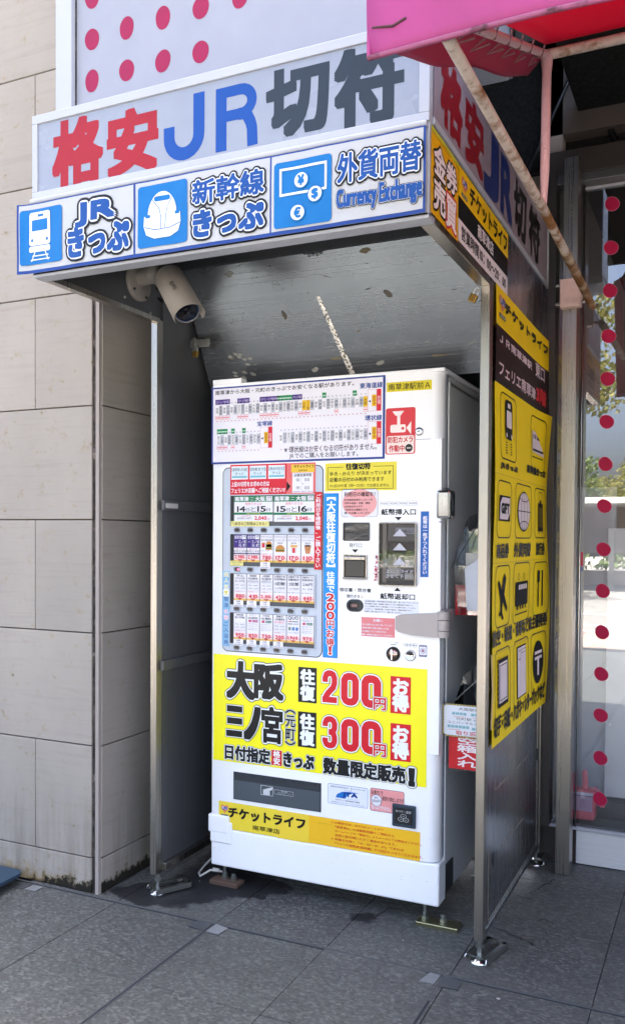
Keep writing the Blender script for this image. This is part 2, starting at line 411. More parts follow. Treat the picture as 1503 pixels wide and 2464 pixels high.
class Sheet:
    """flat print on a surface: fn(u, v, d) places it; layers stand off by LAY"""
    LAY = .00035
    def __init__(s, fn, warp=False): s.fn = fn; s.mb = MB(); s.warp = warp; s.k = 0
    def d(s, layer): return (s.LAY if not s.warp else .0007)*layer
    def poly(s, pts, c, layer=1, smooth=False):
        if s.warp:
            bm = bmesh.new(); bm.faces.new([bm.verts.new((u, v, 0)) for u, v in pts]); bmesh.ops.triangulate(bm, faces=bm.faces[:])
            for _ in range(5):
                lg = [e_ for e_ in bm.edges if e_.calc_length() > .022]
                if not lg: break
                bmesh.ops.subdivide_edges(bm, edges=lg, cuts=1); bmesh.ops.triangulate(bm, faces=[f for f in bm.faces if len(f.verts) > 3])
            bm.verts.index_update(); s.mb.mesh([s.fn(v.co.x, v.co.y, s.d(layer)) for v in bm.verts], [tuple(v.index for v in f.verts) for f in bm.faces], c); bm.free()
        else: s.mb.face([s.fn(u, v, s.d(layer)) for u, v in pts], c)
    def stroke(s, pts, w, c, layer=3, grow=0., square=()):
        """thick pen line with round joints, for heavy numerals and letters"""
        w2 = w/2+grow
        for k, (p, q_) in enumerate(zip(pts, pts[1:])):
            l = math.hypot(q_[0]-p[0], q_[1]-p[1]) or 1; tx, tz = (q_[0]-p[0])/l, (q_[1]-p[1])/l; e0 = grow if k == 0 else 0; e1 = grow if k == len(pts)-2 else 0
            a = (p[0]-tx*e0, p[1]-tz*e0); b_ = (q_[0]+tx*e1, q_[1]+tz*e1); nx, nz = -tz*w2, tx*w2
            s.mb.face([s.fn(x, y, s.d(layer)+k*1.5e-6) for x, y in ((a[0]+nx, a[1]+nz), (a[0]-nx, a[1]-nz), (b_[0]-nx, b_[1]-nz), (b_[0]+nx, b_[1]+nz))], c)
        for k, p in enumerate(pts[1:-1]): s.mb.face([s.fn(x, y, s.d(layer)+4e-5+k*1.5e-6) for x, y in (((p[0]-w2, p[1]-w2), (p[0]+w2, p[1]-w2), (p[0]+w2, p[1]+w2), (p[0]-w2, p[1]+w2)) if k+1 in square else circ(p[0], p[1], w2, n=20))], c)
    def rect(s, x0, z0, x1, z1, c, layer=1):
        if s.warp:
            nu = max(1, int((x1-x0)/.015)); nv = max(1, int((z1-z0)/.015)); vs = []; fs = []
            for j in range(nv+1):
                for i in range(nu+1): vs.append(s.fn(x0+(x1-x0)*i/nu, z0+(z1-z0)*j/nv, s.d(layer)))
            for j in range(nv):
                for i in range(nu): a = j*(nu+1)+i; fs.append((a, a+1, a+nu+2, a+nu+1))
            s.mb.mesh(vs, fs, c, True)
        else: s.poly([(x0, z0), (x1, z0), (x1, z1), (x0, z1)], c, layer)
    def R(s, r, c, layer=1, rad=0):
        x0, z0, x1, z1 = r
        if rad: s.poly(rr(x0, z0, x1, z1, rad), c, layer)
        else: s.rect(x0, z0, x1, z1, c, layer)
    def frame(s, r, w, c, layer=1, rad=0):
        x0, z0, x1, z1 = r
        if rad:
            a = rr(x0, z0, x1, z1, rad); b = rr(x0+w, z0+w, x1-w, z1-w, max(rad-w, .0005)); n = len(a)
            for i in range(n): j = (i+1) % n; s.poly([a[i], a[j], b[j], b[i]], c, layer)
        else:
            s.rect(x0, z0, x1, z0+w, c, layer); s.rect(x0, z1-w, x1, z1, c, layer)
            s.rect(x0, z0+w, x0+w, z1-w, c, layer); s.rect(x1-w, z0+w, x1, z1-w, c, layer)
    def line(s, pts, w, c, layer=2):
        for (a, b), (e, f) in zip(pts, pts[1:]):
            l = math.hypot(e-a, f-b) or 1; nx, nz = -(f-b)/l*w/2, (e-a)/l*w/2
            s.poly([(a+nx, b+nz), (a-nx, b-nz), (e-nx, f-nz), (e+nx, f+nz)], c, layer)
    def T(s, txt, box, c, layer=2, bold=0., outline=(), vertical=False, res=3, fit='box'):
        """set a line of text so that its ink fills the box (x0, z0, x1, z1)"""
        x0, z0, x1, z1 = box; items = []; pen = 0.
        for ch in txt:
            vs, fs, adv = glyph(ch, res)
            if vertical:
                if ch in ' 　': pen -= .5; continue
                if ch in '[]()【】（）ー～「」':
                    g = [(.5+(y-.38), pen+.38-(x-.5)) for x, y in vs]; a = 1.0
                else: g = [((1-adv)/2*(adv < .95)+x, y+pen) for x, y in vs]; a = 1.0
                items.append((g, fs)); pen -= a
            else: items.append(([(x+pen, y) for x, y in vs], fs)); pen += adv
        av = [p for g, _ in items for p in g]
        if not av: return
        ux0, ux1 = min(p[0] for p in av), max(p[0] for p in av); uz0, uz1 = min(p[1] for p in av), max(p[1] for p in av)
        sx = (x1-x0)/max(ux1-ux0, .01); sz = (z1-z0)/max(uz1-uz0, .01)
        if fit == 'w': sz = sx; mid = (z0+z1)/2; z0 = mid-(uz1-uz0)*sz/2
        def put(off, m, dd):
            for g, fs in items:
                s.mb.mesh([s.fn(x0+(x-ux0)*sx+off[0], z0+(y-uz0)*sz+off[1], dd) for x, y in g], fs, m)
        em = (sx+sz)/2
        lay = layer
        for col, rad in outline:
            rad += bold; nd = 20 if res >= 4 or rad > .1 else 12
            for k in range(nd):
                a = 2*math.pi*k/nd; put((rad*em*math.cos(a), rad*em*math.sin(a)), col, s.d(lay)+k*2e-6)
                if rad > .08 and k % 2: put((rad*.55*em*math.cos(a), rad*.55*em*math.sin(a)), col, s.d(lay)+4.2e-5+k*2e-6)
            put((0, 0), col, s.d(lay)+9e-5); lay += 1
        if bold:
            b = bold*em*.9
            if res >= 3:
                g_ = 2 if res >= 4 else 1
                for i in range(-g_, g_+1):
                    for j in range(-g_, g_+1): put((b*i/g_, b*j/g_), c, s.d(lay)+((i+g_)*5+j+g_)*2e-6)
            else:
                for k, (i, j) in enumerate(((1, 0), (-1, 0), (0, 1), (0, -1))): put((b*i, b*j), c, s.d(lay)+k*2e-6)
        else: put((0, 0), c, s.d(lay))
    def build(s, name, parent, **k): return s.mb.build(name, parent, **k)

def front(y): return lambda u, v, dd: (u, y-dd, v)
def side(x): return lambda u, v, dd: (x+dd, u, v)
def sub(r, a, b, c, e):
    """fraction box inside a box: a, b, c, e = left, bottom, right, top in 0..1"""
    x0, z0, x1, z1 = r; return (x0+(x1-x0)*a, z0+(z1-z0)*b, x0+(x1-x0)*c, z0+(z1-z0)*e)

def logo(sh, r, layer=2):
    """heart with LIFE and a GROUP bar below"""
    x0, z0, x1, z1 = r; w_ = x1-x0; h_ = z1-z0; cx = (x0+x1)/2; cz = z0+h_*.62
    pts = []
    for k in range(28):
        a = 2*math.pi*k/28
        X = 16*math.sin(a)**3; Z = 13*math.cos(a)-5*math.cos(2*a)-2*math.cos(3*a)-math.cos(4*a)
        pts.append((cx+X/34*w_, cz+Z/34*h_*.78))
    sh.poly(pts, 'e0825a', layer)
    sh.R((cx-w_*.36, cz-h_*.10, cx+w_*.36, cz+h_*.15), 'f2e8e0', layer+1)
    sh.T('LIFE', (cx-w_*.32, cz-h_*.08, cx+w_*.32, cz+h_*.13), '2c4c9c', layer+2, bold=.06)
    sh.R((x0+w_*.05, z0, x1-w_*.05, z0+h_*.17), '2c4058', layer)
    sh.T('GROUP', (x0+w_*.12, z0+h_*.03, x1-w_*.12, z0+h_*.14), 'f0e4c0', layer+1)

# ================================================================== SETTING: pavement
YJ = -.2705; PIT = .4035; X1 = .1925
pave = MB(); pave.box(-14, 14, -6.2, 4.5, -.2, -.006, 'grout')
pavement = pave.build('pavement', kind='structure', label='dark grey granite pavement in front of the ticket machine')
def tile_mesh():
    b = MB(); g = .0012
    b.box(g, PIT-g, g, PIT-g, -.03, 0, 'tile', bev=.0009)
    me = bpy.data.meshes.new('tile'); me.from_pydata([tuple(v) for v in b.v], [], b.f); me.materials.append(M['tile']); return me
TM = tile_mesh()
cells = []
for i in range(-5, 9):
    for j in range(-6, 4):
        x = X1+i*PIT; y = YJ+j*PIT
        if j >= 0 and x+PIT < -.33: continue
        if y > 1.0: continue
        cells.append((x, y))
for x, y in cells:
    o = bpy.data.objects.new('tile', TM); COL.objects.link(o); o.parent = pavement
    o.location = (x, y, random.uniform(-.0006, .0006)); o.rotation_euler = (random.uniform(-.0008, .0008), random.uniform(-.0008, .0008), 0)
far = MB()
for i in range(-30, 34):
    for j in range(-14, 12):
        x = X1+i*PIT; y = YJ+j*PIT
        if (-5 <= i < 9 and -6 <= j < 4): continue
        if j >= 0 and x+PIT < -.3: continue
        if y > 1.0: continue
        far.box(x+.002, x+PIT-.002, y+.002, y+PIT-.002, -.03, 0, 'tile')
far.build('paving_field', pavement, kind='stuff')
# pale metal edging in the expansion joints
e = MB()
e.box(-6, 8, YJ-.0035, YJ+.0035, -.01, .0012, 'groutline')
for x in (X1, X1+2*PIT-.012):
    e.box(x-.0068, x-.0040, -2.6, YJ-.005, -.01, .0012, 'groutline'); e.box(x+.0030, x+.0050, -2.6, YJ-.005, -.01, .0012, 'groutline')
    e.box(x-.0038, x+.0028, -2.6, YJ-.005, -.01, .0006, 'grout')
e.box(-6, 8, YJ-.0095, YJ-.0045, -.01, .0007, 'grout')
e.build('joint_edging', pavement)
def patch(pts, m, label):
    b = MB(); b.prism(pts, lambda u, v, dd: (u, v, .0014+dd), .0012, m); b.build('tape_patch', None, label, 'tape', 'pieces of tape on the pavement joints', at=(pts[0][0], pts[0][1], 0))
patch([(.118, -.325), (.186, -.330), (.188, -.278), (.132, -.276)], 'tape2', 'dark grey tape square on the paving joint, left of its paler twin')
patch([(.198, -.332), (.246, -.335), (.252, -.284), (.200, -.274)], 'tape', 'pale grey tape square beside the paving joint before the machine')
patch([(.928, -.335), (.972, -.333), (.975, -.278), (.942, -.276)], 'tape', 'pale tape square with black specks at the joint by the right shelter foot')
patch([(.985, -.340), (1.044, -.336), (1.040, -.284), (.984, -.275)], 'tape2', 'dark grey ragged tape square at the joint by the right shelter foot')
patch([(-.650, -.335), (-.588, -.332), (-.586, -.287), (-.655, -.288)], 'tape2', 'dark tape square at the foot of the stone pillar beside the blue board')
patch([(-.580, -.330), (-.53, -.328), (-.532, -.286), (-.578, -.286)], 'tape', 'paler tape square at the foot of the stone pillar by the joint')

# the street in front of the shops
rd = MB(); rd.box(-60, 60, -70, -8.0, -.3, -.13, flat('7c7b78', .85)); road = rd.build('road', kind='structure', label='grey asphalt road with white lines')
for y, w_ in ((-8.4, .15), (-10.2, .15), (-12.4, .15), (-26, .15), (-36, .15), (-40, .15)):
    b = MB(); b.box(-60, 60, y-w_/2, y+w_/2, -.129, -.124, flat('e8e8e6', .6)); b.build('road_line', road)
rp = MB(); rp.box(-60, 60, -8.0, -6.2, -.25, -.004, flat('8c8078', .8)); sidewalk = rp.build('brick_sidewalk', kind='structure', label='reddish brick sidewalk along the kerb')
b = MB()
for i in range(-16, 17):
    for j in range(4): b.box(i*.6+.01+(j % 2)*.3, i*.6+.59+(j % 2)*.3, -7.9+j*.42, -7.9+j*.42+.40, -.02, .003, flat('9a8780', .8))
b.build('paver', sidewalk, kind='stuff')
b = MB(); b.box(-60, 60, -8.15, -8.0, -.25, .005, flat('b5b3ae', .8)); b.build('kerb', kind='structure')
b = MB(); b.box(-60, 60, -60, -42, -.28, .0, flat('a8a49c', .9)); b.build('far_sidewalk', kind='structure')

# ================================================================== stone pillar and building
P_Y = -.2548; XC = -.3235; ZB = .1279; H = .4043
pillar = thing('stone_pillar', 'pale limestone clad pillar rising on the left of the shelter', 'pillar', (-.6, P_Y, 0))
b = MB(); b.box(-2.6, XC+.010, P_Y+.012, 1.2, 0, 4.7, 'jointline'); b.build('core', pillar)
g = .0028
def stone(x0, x1, y0, y1, z0, z1):
    bb = MB(); bb.box(x0, x1, y0, y1, z0, z1, 'stone', bev=.0018); bb.build('stone', pillar)
XL = XC-.0145; XR_ = XC+.0145
edges_even = [-2.42, -1.816, -1.208, -.60, XL]; edges_odd = [-2.42, -2.12, -1.512, -.905, XL]
for k in range(-1, 11):
    z0 = 0.0 if k < 0 else ZB+k*H; z1 = ZB if k < 0 else ZB+(k+1)*H
    ed = [-2.42, -1.5, XL] if k < 0 else (edges_even if k % 2 == 0 else edges_odd)
    for a, c in zip(ed, ed[1:]):
        stone(a+g/2, c-(g/2 if c != XL else 0), P_Y, P_Y+.02, z0+g*.8, z1-g*.8)
    for a, c in ((P_Y+.016, .45), (.45, 1.15)):
        stone(XC-.005, XC+.020, a+(g/2 if a > 0 else 0), c-g/2, z0+g*.8, z1-g*.8)
b = MB(); b.box(XC-.0145, XC+.004, P_Y+.006, P_Y+.02, .0, 4.16, 'joint'); b.build('corner_sealant', pillar)
b = MB(); b.box(XC+.002, XC+.0165, P_Y+.001, P_Y+.016, .0, 4.16, flat('9d958e', .8)); b.build('corner_angle', pillar)

# the rest of the shop building, above and behind
bl = thing('shop_building', 'pale shop building above the dotted sign and awning', 'building', (2, 2, 0))
b = MB(); b.box(-14, 16, .95, 6, 3.4, 6.4, flat('b4aca4', .8)); b.box(-2.42, 16, -.20, .95, 4.7, 6.4, flat('b4aca4', .8)); b.box(-.3, 16, -.20, .95, 4.2, 4.7, flat('b4aca4', .8)); b.build('upper_wall', bl)
b = MB(); b.box(-14, -2.43, P_Y+.02, 6, 0, 6.4, flat('b4aca4', .8)); b.build('wall', bl)
b = MB(); b.box(-.30, 16, -.20, 1.6, 4.10, 4.19, 'dark'); b.build('soffit', bl)
b = MB(); b.box(-.29, 16, .90, .94, 2.80, 4.1, 'dark'); b.build('bulkhead', bl)
b = MB(); b.box(1.16, 16, -.25, .93, 2.98, 3.02, 'dark'); b.box(1.16, 16, -.27, -.25, 2.66, 3.02, 'dark'); b.build('ceiling_and_sky_blocker', bl)  # ceiling, plus a front strip added to keep out sky light
b = MB(); b.tube([(1.30, .86, 2.86), (1.02, .86, 3.42)], .012, 'black', 8); b.tube([(.96, .80, 2.75), (1.35, .84, 3.6)], .008, 'black', 8); b.build('brace', bl)

# ================================================================== dotted sign above
DY = -.45
ds = thing('dotted_sign', 'white sign panel with crimson dots above the ticket sign', 'sign', (1, DY, 2.57))
b = MB(); b.box(-.265, 1.14, DY, -.21, 2.60, 4.2, flat('8f939e', .35)); b.build('panel', ds)
b = MB(); b.box(-.272-.030, -.262+.026, DY-.022, DY+.20, 2.575, 4.2, 'alu', bev=.003)
b.box(-.235, 1.14, DY-.022, DY+.20, 2.575, 2.622, 'alu', bev=.003); b.build('frame', ds)
b = MB(); b.box(-.236, -.2325, DY-.004, DY+.0, 2.62, 4.2, 'joint'); b.build('sealant', ds)
dp = [(-0.1693, 2.8808), (-0.1708, 2.7489), (-0.0344, 2.8823), (-0.0324, 2.7492), (0.1038, 2.883), (0.1058, 2.7482), (0.243, 2.8858), (0.2437, 2.7493), (0.3821, 2.7501), (0.5202, 2.7501)]
c0x = sum(p[0] for p in dp[:2])/2; dx = (dp[9][0]-c0x)/5; z0 = dp[1][1]; dz = dp[0][1]-dp[1][1]
k = 0
for i in range(0, 10):
    for j in range(0, 8):
        if i in (3, 5) and j < 0: continue
        if i == 4 and j < 1: continue
        if i == 5 and j < 1: continue
        if i >= 6 and j < 2: continue
        zz = z0+j*dz + {0: 0, 1: .004, 2: .003, 3: 0, 4: 0, 5: -.002}.get(i, 0)
        sh = Sheet(front(DY)); n = 22; ph = random.uniform(0, 6)
        pts = [(c0x+i*dx+.0285*(1+.045*math.sin(2*q+ph)+.02*math.sin(3*q))*math.cos(q), zz+.0350*(1+.04*math.sin(2*q+ph))*math.sin(q)) for q in [2*math.pi*t/n for t in range(n)]]
        if zz > 4.1: continue
        sh.poly(pts, flat('8c1440', .4), 2); sh.build('dot', ds)

# ================================================================== shelter round the machine
SX0, SX1 = -.1409, 1.0701      # outer faces
PF = -.166                      # front of the posts
ZT = 2.05
she = thing('vending_shelter', 'stainless steel shelter with lit sign box housing the ticket machine', 'shelter', (.46, .2, 0))
PW = .0275
def post(x0, x1, y0, y1):
    b = MB(); b.box(x0, x1, y0, y1, .069, ZT, 'steel', bev=.0018); return b.build('post', she)
post(1.0426, SX1, PF, PF+.04); post(-.1500, -.1246+.001, PF, PF+.034)
post(1.0426, SX1, .69, .72); post(-.1409, -.112, .69, .72)
# side panels
b = MB(); b.box(SX1-.020, SX1-.003, PF+.04, .69, .085, ZT+.2, 'steel_panel'); b.build('side_panel', she)
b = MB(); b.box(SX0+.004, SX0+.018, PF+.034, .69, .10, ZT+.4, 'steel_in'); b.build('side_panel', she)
for z in (1.395, .82):
    b = MB(); b.box(SX0+.018, SX0+.034, PF+.02, .69, z-.018, z+.018, 'steel_in', bev=.002); b.build('rail', she)
    b = MB(); b.box(SX1-.036, SX1-.020, PF+.04, .69, z-.018, z+.018, 'steel_in', bev=.002); b.build('rail', she)
b = MB(); b.box(SX0+.006, SX0+.036, PF+.034, .69, .078, .105, 'steel', bev=.002); b.build('bottom_rail', she)
b = MB(); b.box(SX1-.040, SX1-.001, PF+.04, .69, .069, .090, 'steel_panel', bev=.002); b.build('bottom_rail', she)
b = MB(); b.box(SX0+.034, SX0+.037, PF+.03, PF+.10, 1.385, 1.402, flat('b0b0ac', .4)); b.build('white_tape', she)
# raised lip and scuffs on the right panel
b = MB()
for a, c in (((-.095, .32), (-.095, .10)), ((.64, .10), (-.095, .10)), ((.64, .10), (.64, 1.0))):
    b.tube([(SX1-.003, a[0], a[1]), (SX1-.003, c[0], c[1])], .0022, 'steel', 6)
b.build('panel_lip', she)
scr = flat('8a8378', .7)
sh = Sheet(side(SX1-.003))
for pts in [(-0.0318, 0.4925), (0.5087, 0.4843)], [(0.0474, 0.2858), (0.4064, 0.2719)]:
    (a, z_), (c, y_) = pts
    n = 14
    for q in range(n):
        t0 = q/n; t1 = (q+random.uniform(.6, 1))/n; wv = random.uniform(.002, .009)
        sh.line([(a+(c-a)*t0, z_+(y_-z_)*t0), (a+(c-a)*t1, z_+(y_-z_)*t1)], wv, scr, 1)
sh.poly([(-.045, .30), (-.025, .295), (-.03, .27), (-.02, .262), (-.04, .25), (-.045, .27), (-.06, .28)], 'black', 2)
sh.build('tape_residue', she, kind='stuff')
b = MB(); b.box(SX1-.003, SX1+.002, .63, .645, .43, .475, 'black'); b.build('latch', she)
# back wall of the shelter
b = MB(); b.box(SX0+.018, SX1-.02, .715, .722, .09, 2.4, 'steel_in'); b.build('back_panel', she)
# adjustable feet with their slotted floor brackets
def foot(x, y, dx, dy, label=None):
    b = MB()
    b.tube([(x, y, .0), (x, y, .070)], .0075, 'galv', 12)
    b.lathe([(.0, .046), (.013, .046), (.013, .060), (.0, .060)], (x, y, 0), (0, 0, 1), 'galv', 6, False)
    b.lathe([(.0, .062), (.011, .062), (.011, .070), (0, .070)], (x, y, 0), (0, 0, 1), 'galv', 6, False)
    b.lathe([(.030, .0), (.0305, .003), (.026, .007), (.014, .017), (.009, .020), (0, .020)], (x, y, 0), (0, 0, 1), 'chrome', 24)
    f = b.build('foot', she)
    q = Matrix.Translation((x, y, 0)) @ Matrix.Rotation(math.atan2(dy, dx), 4, 'Z')
    b = MB()
    for s_ in (-1, 1):
        b.box(-.02, .115, s_*.027-.006, s_*.027+.006, .020, .0245, 'galv', q)
        b.box(-.02, .115, s_*.034-.0015, s_*.034+.0015, .006, .0245, 'galv', q)
        b.tube([q @ Vector((-.020, s_*.034, .022)), q @ Vector((-.026, s_*.036, .016)), q @ Vector((-.025, s_*.037, .006))], .0022, 'chrome', 6)
    b.box(.10, .118, -.034, .034, .020, .0245, 'galv', q); b.box(-.02, .0, -.033, .033, .0195, .0240, 'galv', q)
    b.lathe([(0, .024), (.009, .024), (.009, .033), (0, .034)], q @ Vector((.085, 0, 0)), (0, 0, 1), 'galv', 6, False)
    b.build('slotted_bracket', f)
foot(1.0565, PF+.018, .25, 1); foot(-.128, PF+.018, .6, 1); foot(1.055, .70, 0, 1); foot(-.125, .70, 0, 1)

# sign box
CY = -.7328
b = MB(); b.box(SX0, SX1-.008, CY+.006, -.52, 2.2606, 2.496, flat('aab0bb', .5)); b.build('box_body', she)
b = MB()
b.box(SX0, SX1, CY-.006, CY+.02, 2.474, 2.499, 'alu', bev=.002); b.box(SX0, SX1, CY-.006, CY+.02, 2.2575, 2.279, 'alu', bev=.002)
b.box(SX0, SX0+.019, CY-.006, CY+.02, 2.279, 2.474, 'alu', bev=.002); b.box(SX1-.026, SX1, CY-.006, CY+.02, 2.279, 2.474, 'alu', bev=.002)
b.build('sign_frame', she)
def signface():
    t = NT('milky_sign_acrylic'); n = t.noise(7, 5, .6, t.pos((1, 1, 1))); n2 = t.noise(2.2, 4)
    t.set(Base_Color=t.mix(t.ramp(n, [(.45, 0.0), (.62, .5)]), lin('848b98'), lin('8c939d')), Roughness=t.ramp(n2, [(.35, .18), (.65, .34)]))
    t.bump(t.noise(9, 4), .18, .004); return t.m
M['signface'] = signface()
b = MB(); b.box(SX0+.018, SX1-.025, CY-.001, CY+.006, 2.278, 2.475, 'signface'); face_ = b.build('sign_face', she)
sh = Sheet(front(CY-.001))
RED, BLU, DRK = flat('941824', .4), flat('104490', .4), flat('28323c', .4)
sh.T('格', (-0.0613, 2.2829, 0.1069, 2.4594), RED, 1, bold=.05, res=5); sh.T('安', (0.1349, 2.2837, 0.2934, 2.4476), RED, 1, bold=.05, res=5)
def letterJ(r, c):
    x0, z0, x1, z1 = r; w_ = (x1-x0)*.27; ro = (x1-x0)/2; pts = [(x1, z1), (x1-w_, z1)]
    cx = (x0+x1)/2; cz = z0+ro*1.0
    for k in range(0, 11): a = R(0-180*k/10); pts.append((cx+(ro-w_)*math.cos(a), cz+(ro-w_)*math.sin(a)))
    pts.append((x0+w_, cz+.03)); pts.append((x0, cz+.03))
    for k in range(0, 13): a = R(180+180*k/12); pts.append((cx+ro*math.cos(a), cz+ro*math.sin(a)))
    sh.poly(pts, c, 1)
def letterR(r, c):
    x0, z0, x1, z1 = r; w_ = (x1-x0)*.26; W = x1-x0-w_; h_ = z1-z0
    X = lambda u: x0+w_/2+W*u
    Z = lambda v: z0+h_*v
    tz = w_*.42/h_
    arc = [(X(.62)+W*.36*math.cos(R(90-18*k)), Z(.725)+(h_*(.275)-w_*.42)*math.sin(R(90-18*k))) for k in range(11)]
    sh.R((x0, z0, x0+w_, z1), c, 1)
    sh.stroke([(x0+w_*.4, arc[0][1])]+arc+[(x0+w_*.4, arc[-1][1])], w_*.84, c, 1.1)
    sh.stroke([(X(.55), arc[-1][1]), (X(.80), arc[-1][1]-h_*.015), (X(.93), Z(.38)), (X(.98), Z(.28)), (X(1.0), z0)], w_*.92, c, 1.2)
letterJ((0.3187, 2.2846, 0.4484, 2.4538), BLU); letterR((0.4829, 2.287, 0.6104, 2.4505), BLU)
sh.T('切', (0.6402, 2.2971, 0.8025, 2.4538), DRK, 1, bold=.05, res=5); sh.T('符', (0.831, 2.2849, 0.9972, 2.4616), DRK, 1, bold=.05, res=5)
sh.build('lettering', face_)

# lower fascia box with the three-part sheet
FY = -.748
b = MB(); b.box(SX0, SX1, -.735, -.715, 2.040, 2.2575, 'alu', bev=.002); b.box(SX0, SX1, -.735, -.690, 2.034, 2.048, 'alu', bev=.0015); b.build('fascia_box', she)
b = MB(); b.tube([(SX0, -.741, 2.2505), (SX1-.004, -.741, 2.2505)], .008, 'alu', 12); b.build('fascia_trim', she)
b = MB(); n = 60
def wav(u, v, dd): return (u, FY-dd-.0008*math.sin(u*31+v*9)-.0005*math.sin(u*67-v*40)-(.010*max(0, (-.135-u)/.05)**2 if u < -.135 else 0)+.0, v)
sh = Sheet(wav, True)
FX0, FX1 = -.1808, 1.066; FZ0, FZ1 = 2.042, 2.243
sh.rect(FX0, FZ0, FX1, FZ1, flat('213f84', .35), 0)
def glitter():
    t = NT('glossy_white_sheet'); n = t.noise(30, 5, .6)
    t.set(Base_Color=lin('a8aaab'), Roughness=.25); t.bump(n, .35, .004); return t.m
WH = glitter()
cuts = [(-.1745, (0.2312, 2.2333)[0]), ((0.2381, 2.2434)[0], (0.6538, 2.2179)[0]), ((0.6585, 2.2301)[0], 1.060)]
for a, c in cuts: sh.rect(a, FZ0+.009, c, FZ1-.004, WH, 1)
BL2 = flat('0c66a6', .3); WB = flat('c8ccd0', .3)
r1 = (-0.1709, 2.0656, -0.0182, 2.2241); r2 = (0.2472, 2.0617, 0.4069, 2.2274); r3 = (0.6669, 2.0561, 0.8262, 2.2198)
for r_ in (r1, r2, r3): sh.poly(rr(*r_, .010), BL2, 2+2)
W_, K_ = flat('d2d5d8', .3), flat('0d0f12', .5)
TB_ = flat('15468a', .3)
# commuter train
q = lambda r_, a, b_, c, e_: sub(r_, a, b_, c, e_)
sh.R(q(r1, .22, .34, .72, .94), W_, 6, .008); sh.R(q(r1, .28, .60, .66, .80), BL2, 7, .002); sh.R(q(r1, .42, .85, .56, .895), BL2, 7)
sh.R(q(r1, .22, .22, .72, .325), W_, 6, .006); sh.R(q(r1, .27, .41, .32, .46), BL2, 7); sh.R(q(r1, .62, .41, .67, .46), BL2, 7)
x0, z0_, x1, z1_ = r1
P = lambda r_, a, c: (r_[0]+(r_[2]-r_[0])*a, r_[1]+(r_[3]-r_[1])*c)
sh.line([P(r1, .36, .22), P(r1, .28, .05)], .003, W_, 6); sh.line([P(r1, .60, .22), P(r1, .68, .05)], .003, W_, 6)
sh.line([P(r1, .30, .15), P(r1, .68, .15)], .003, W_, 6); sh.line([P(r1, .26, .08), P(r1, .72, .08)], .003, W_, 6)
# bullet train
pts = []
for k in range(25): a = R(180-180*k/24); pts.append(P(r2, .5+.29*math.cos(a)*(1-.15*math.sin(a)), .50+.37*math.sin(a)**.8 if math.sin(a) > 0 else .5))
pts += [P(r2, .86, .50), P(r2, .87, .34), P(r2, .82, .20), P(r2, .66, .13), P(r2, .34, .13), P(r2, .18, .20), P(r2, .13, .34), P(r2, .14, .50)]
sh.poly(pts, W_, 6)
sh.line([P(r2, .15, .33), P(r2, .35, .27), P(r2, .65, .27), P(r2, .86, .33)], .002, BL2, 7)
sh.line([P(r2, .30, .76), P(r2, .44, .60), P(r2, .48, .45), P(r2, .47, .28)], .0018, BL2, 7); sh.line([P(r2, .70, .76), P(r2, .60, .60), P(r2, .57, .45), P(r2, .56, .28)], .0018, BL2, 7)
sh.R(q(r2, .34, .72, .66, .80), BL2, 7, .006); sh.R(q(r2, .17, .47, .26, .52), BL2, 7, .002); sh.R(q(r2, .76, .47, .85, .52), BL2, 7, .002)
# bank note and coins
sh.frame(q(r3, .10, .48, .92, .90), .006, W_, 6)
for cx, cz, ch in ((.48, .68, '¥'), (.72, .44, '$'), (.42, .20, '€')):
    px_, pz_ = P(r3, cx, cz); sh.poly(circ(px_, pz_, .0215), BL2, 7); sh.poly(circ(px_, pz_, .0185), W_, 8)
    sh.T(ch, (px_-.008, pz_-.012, px_+.008, pz_+.012), BL2, 9, bold=.05)
OL = ((K_, .125), (W_, .05))
sh.T('JR', (0.0344, 2.1529, 0.1658, 2.2124), TB_, 4, bold=.05, outline=((K_, .115), (W_, .046))); sh.T('きっぷ', (0.0075, 2.0703, 0.2155, 2.1477), TB_, 4, bold=.055, outline=OL)
sh.T('新幹線', (0.4245, 2.154, 0.6374, 2.2155), TB_, 4, bold=.03, outline=((K_, .115), (W_, .046))); sh.T('きっぷ', (0.4287, 2.0699, 0.6356, 2.1336), TB_, 4, bold=.055, outline=OL)
sh.T('外貨両替', (0.8433, 2.1425, 1.0547, 2.2109), TB_, 4, bold=.03, outline=((K_, .115), (W_, .046))); sh.T('Currency', (0.8418, 2.0718, 0.9436, 2.1251), TB_, 4, bold=.05, outline=((K_, .062), (W_, .024))); sh.T('Exchange', (0.9522, 2.0682, 1.0575, 2.1264), TB_, 4, bold=.05, outline=((K_, .062), (W_, .024)))
sh.build('fascia_sheet', she)

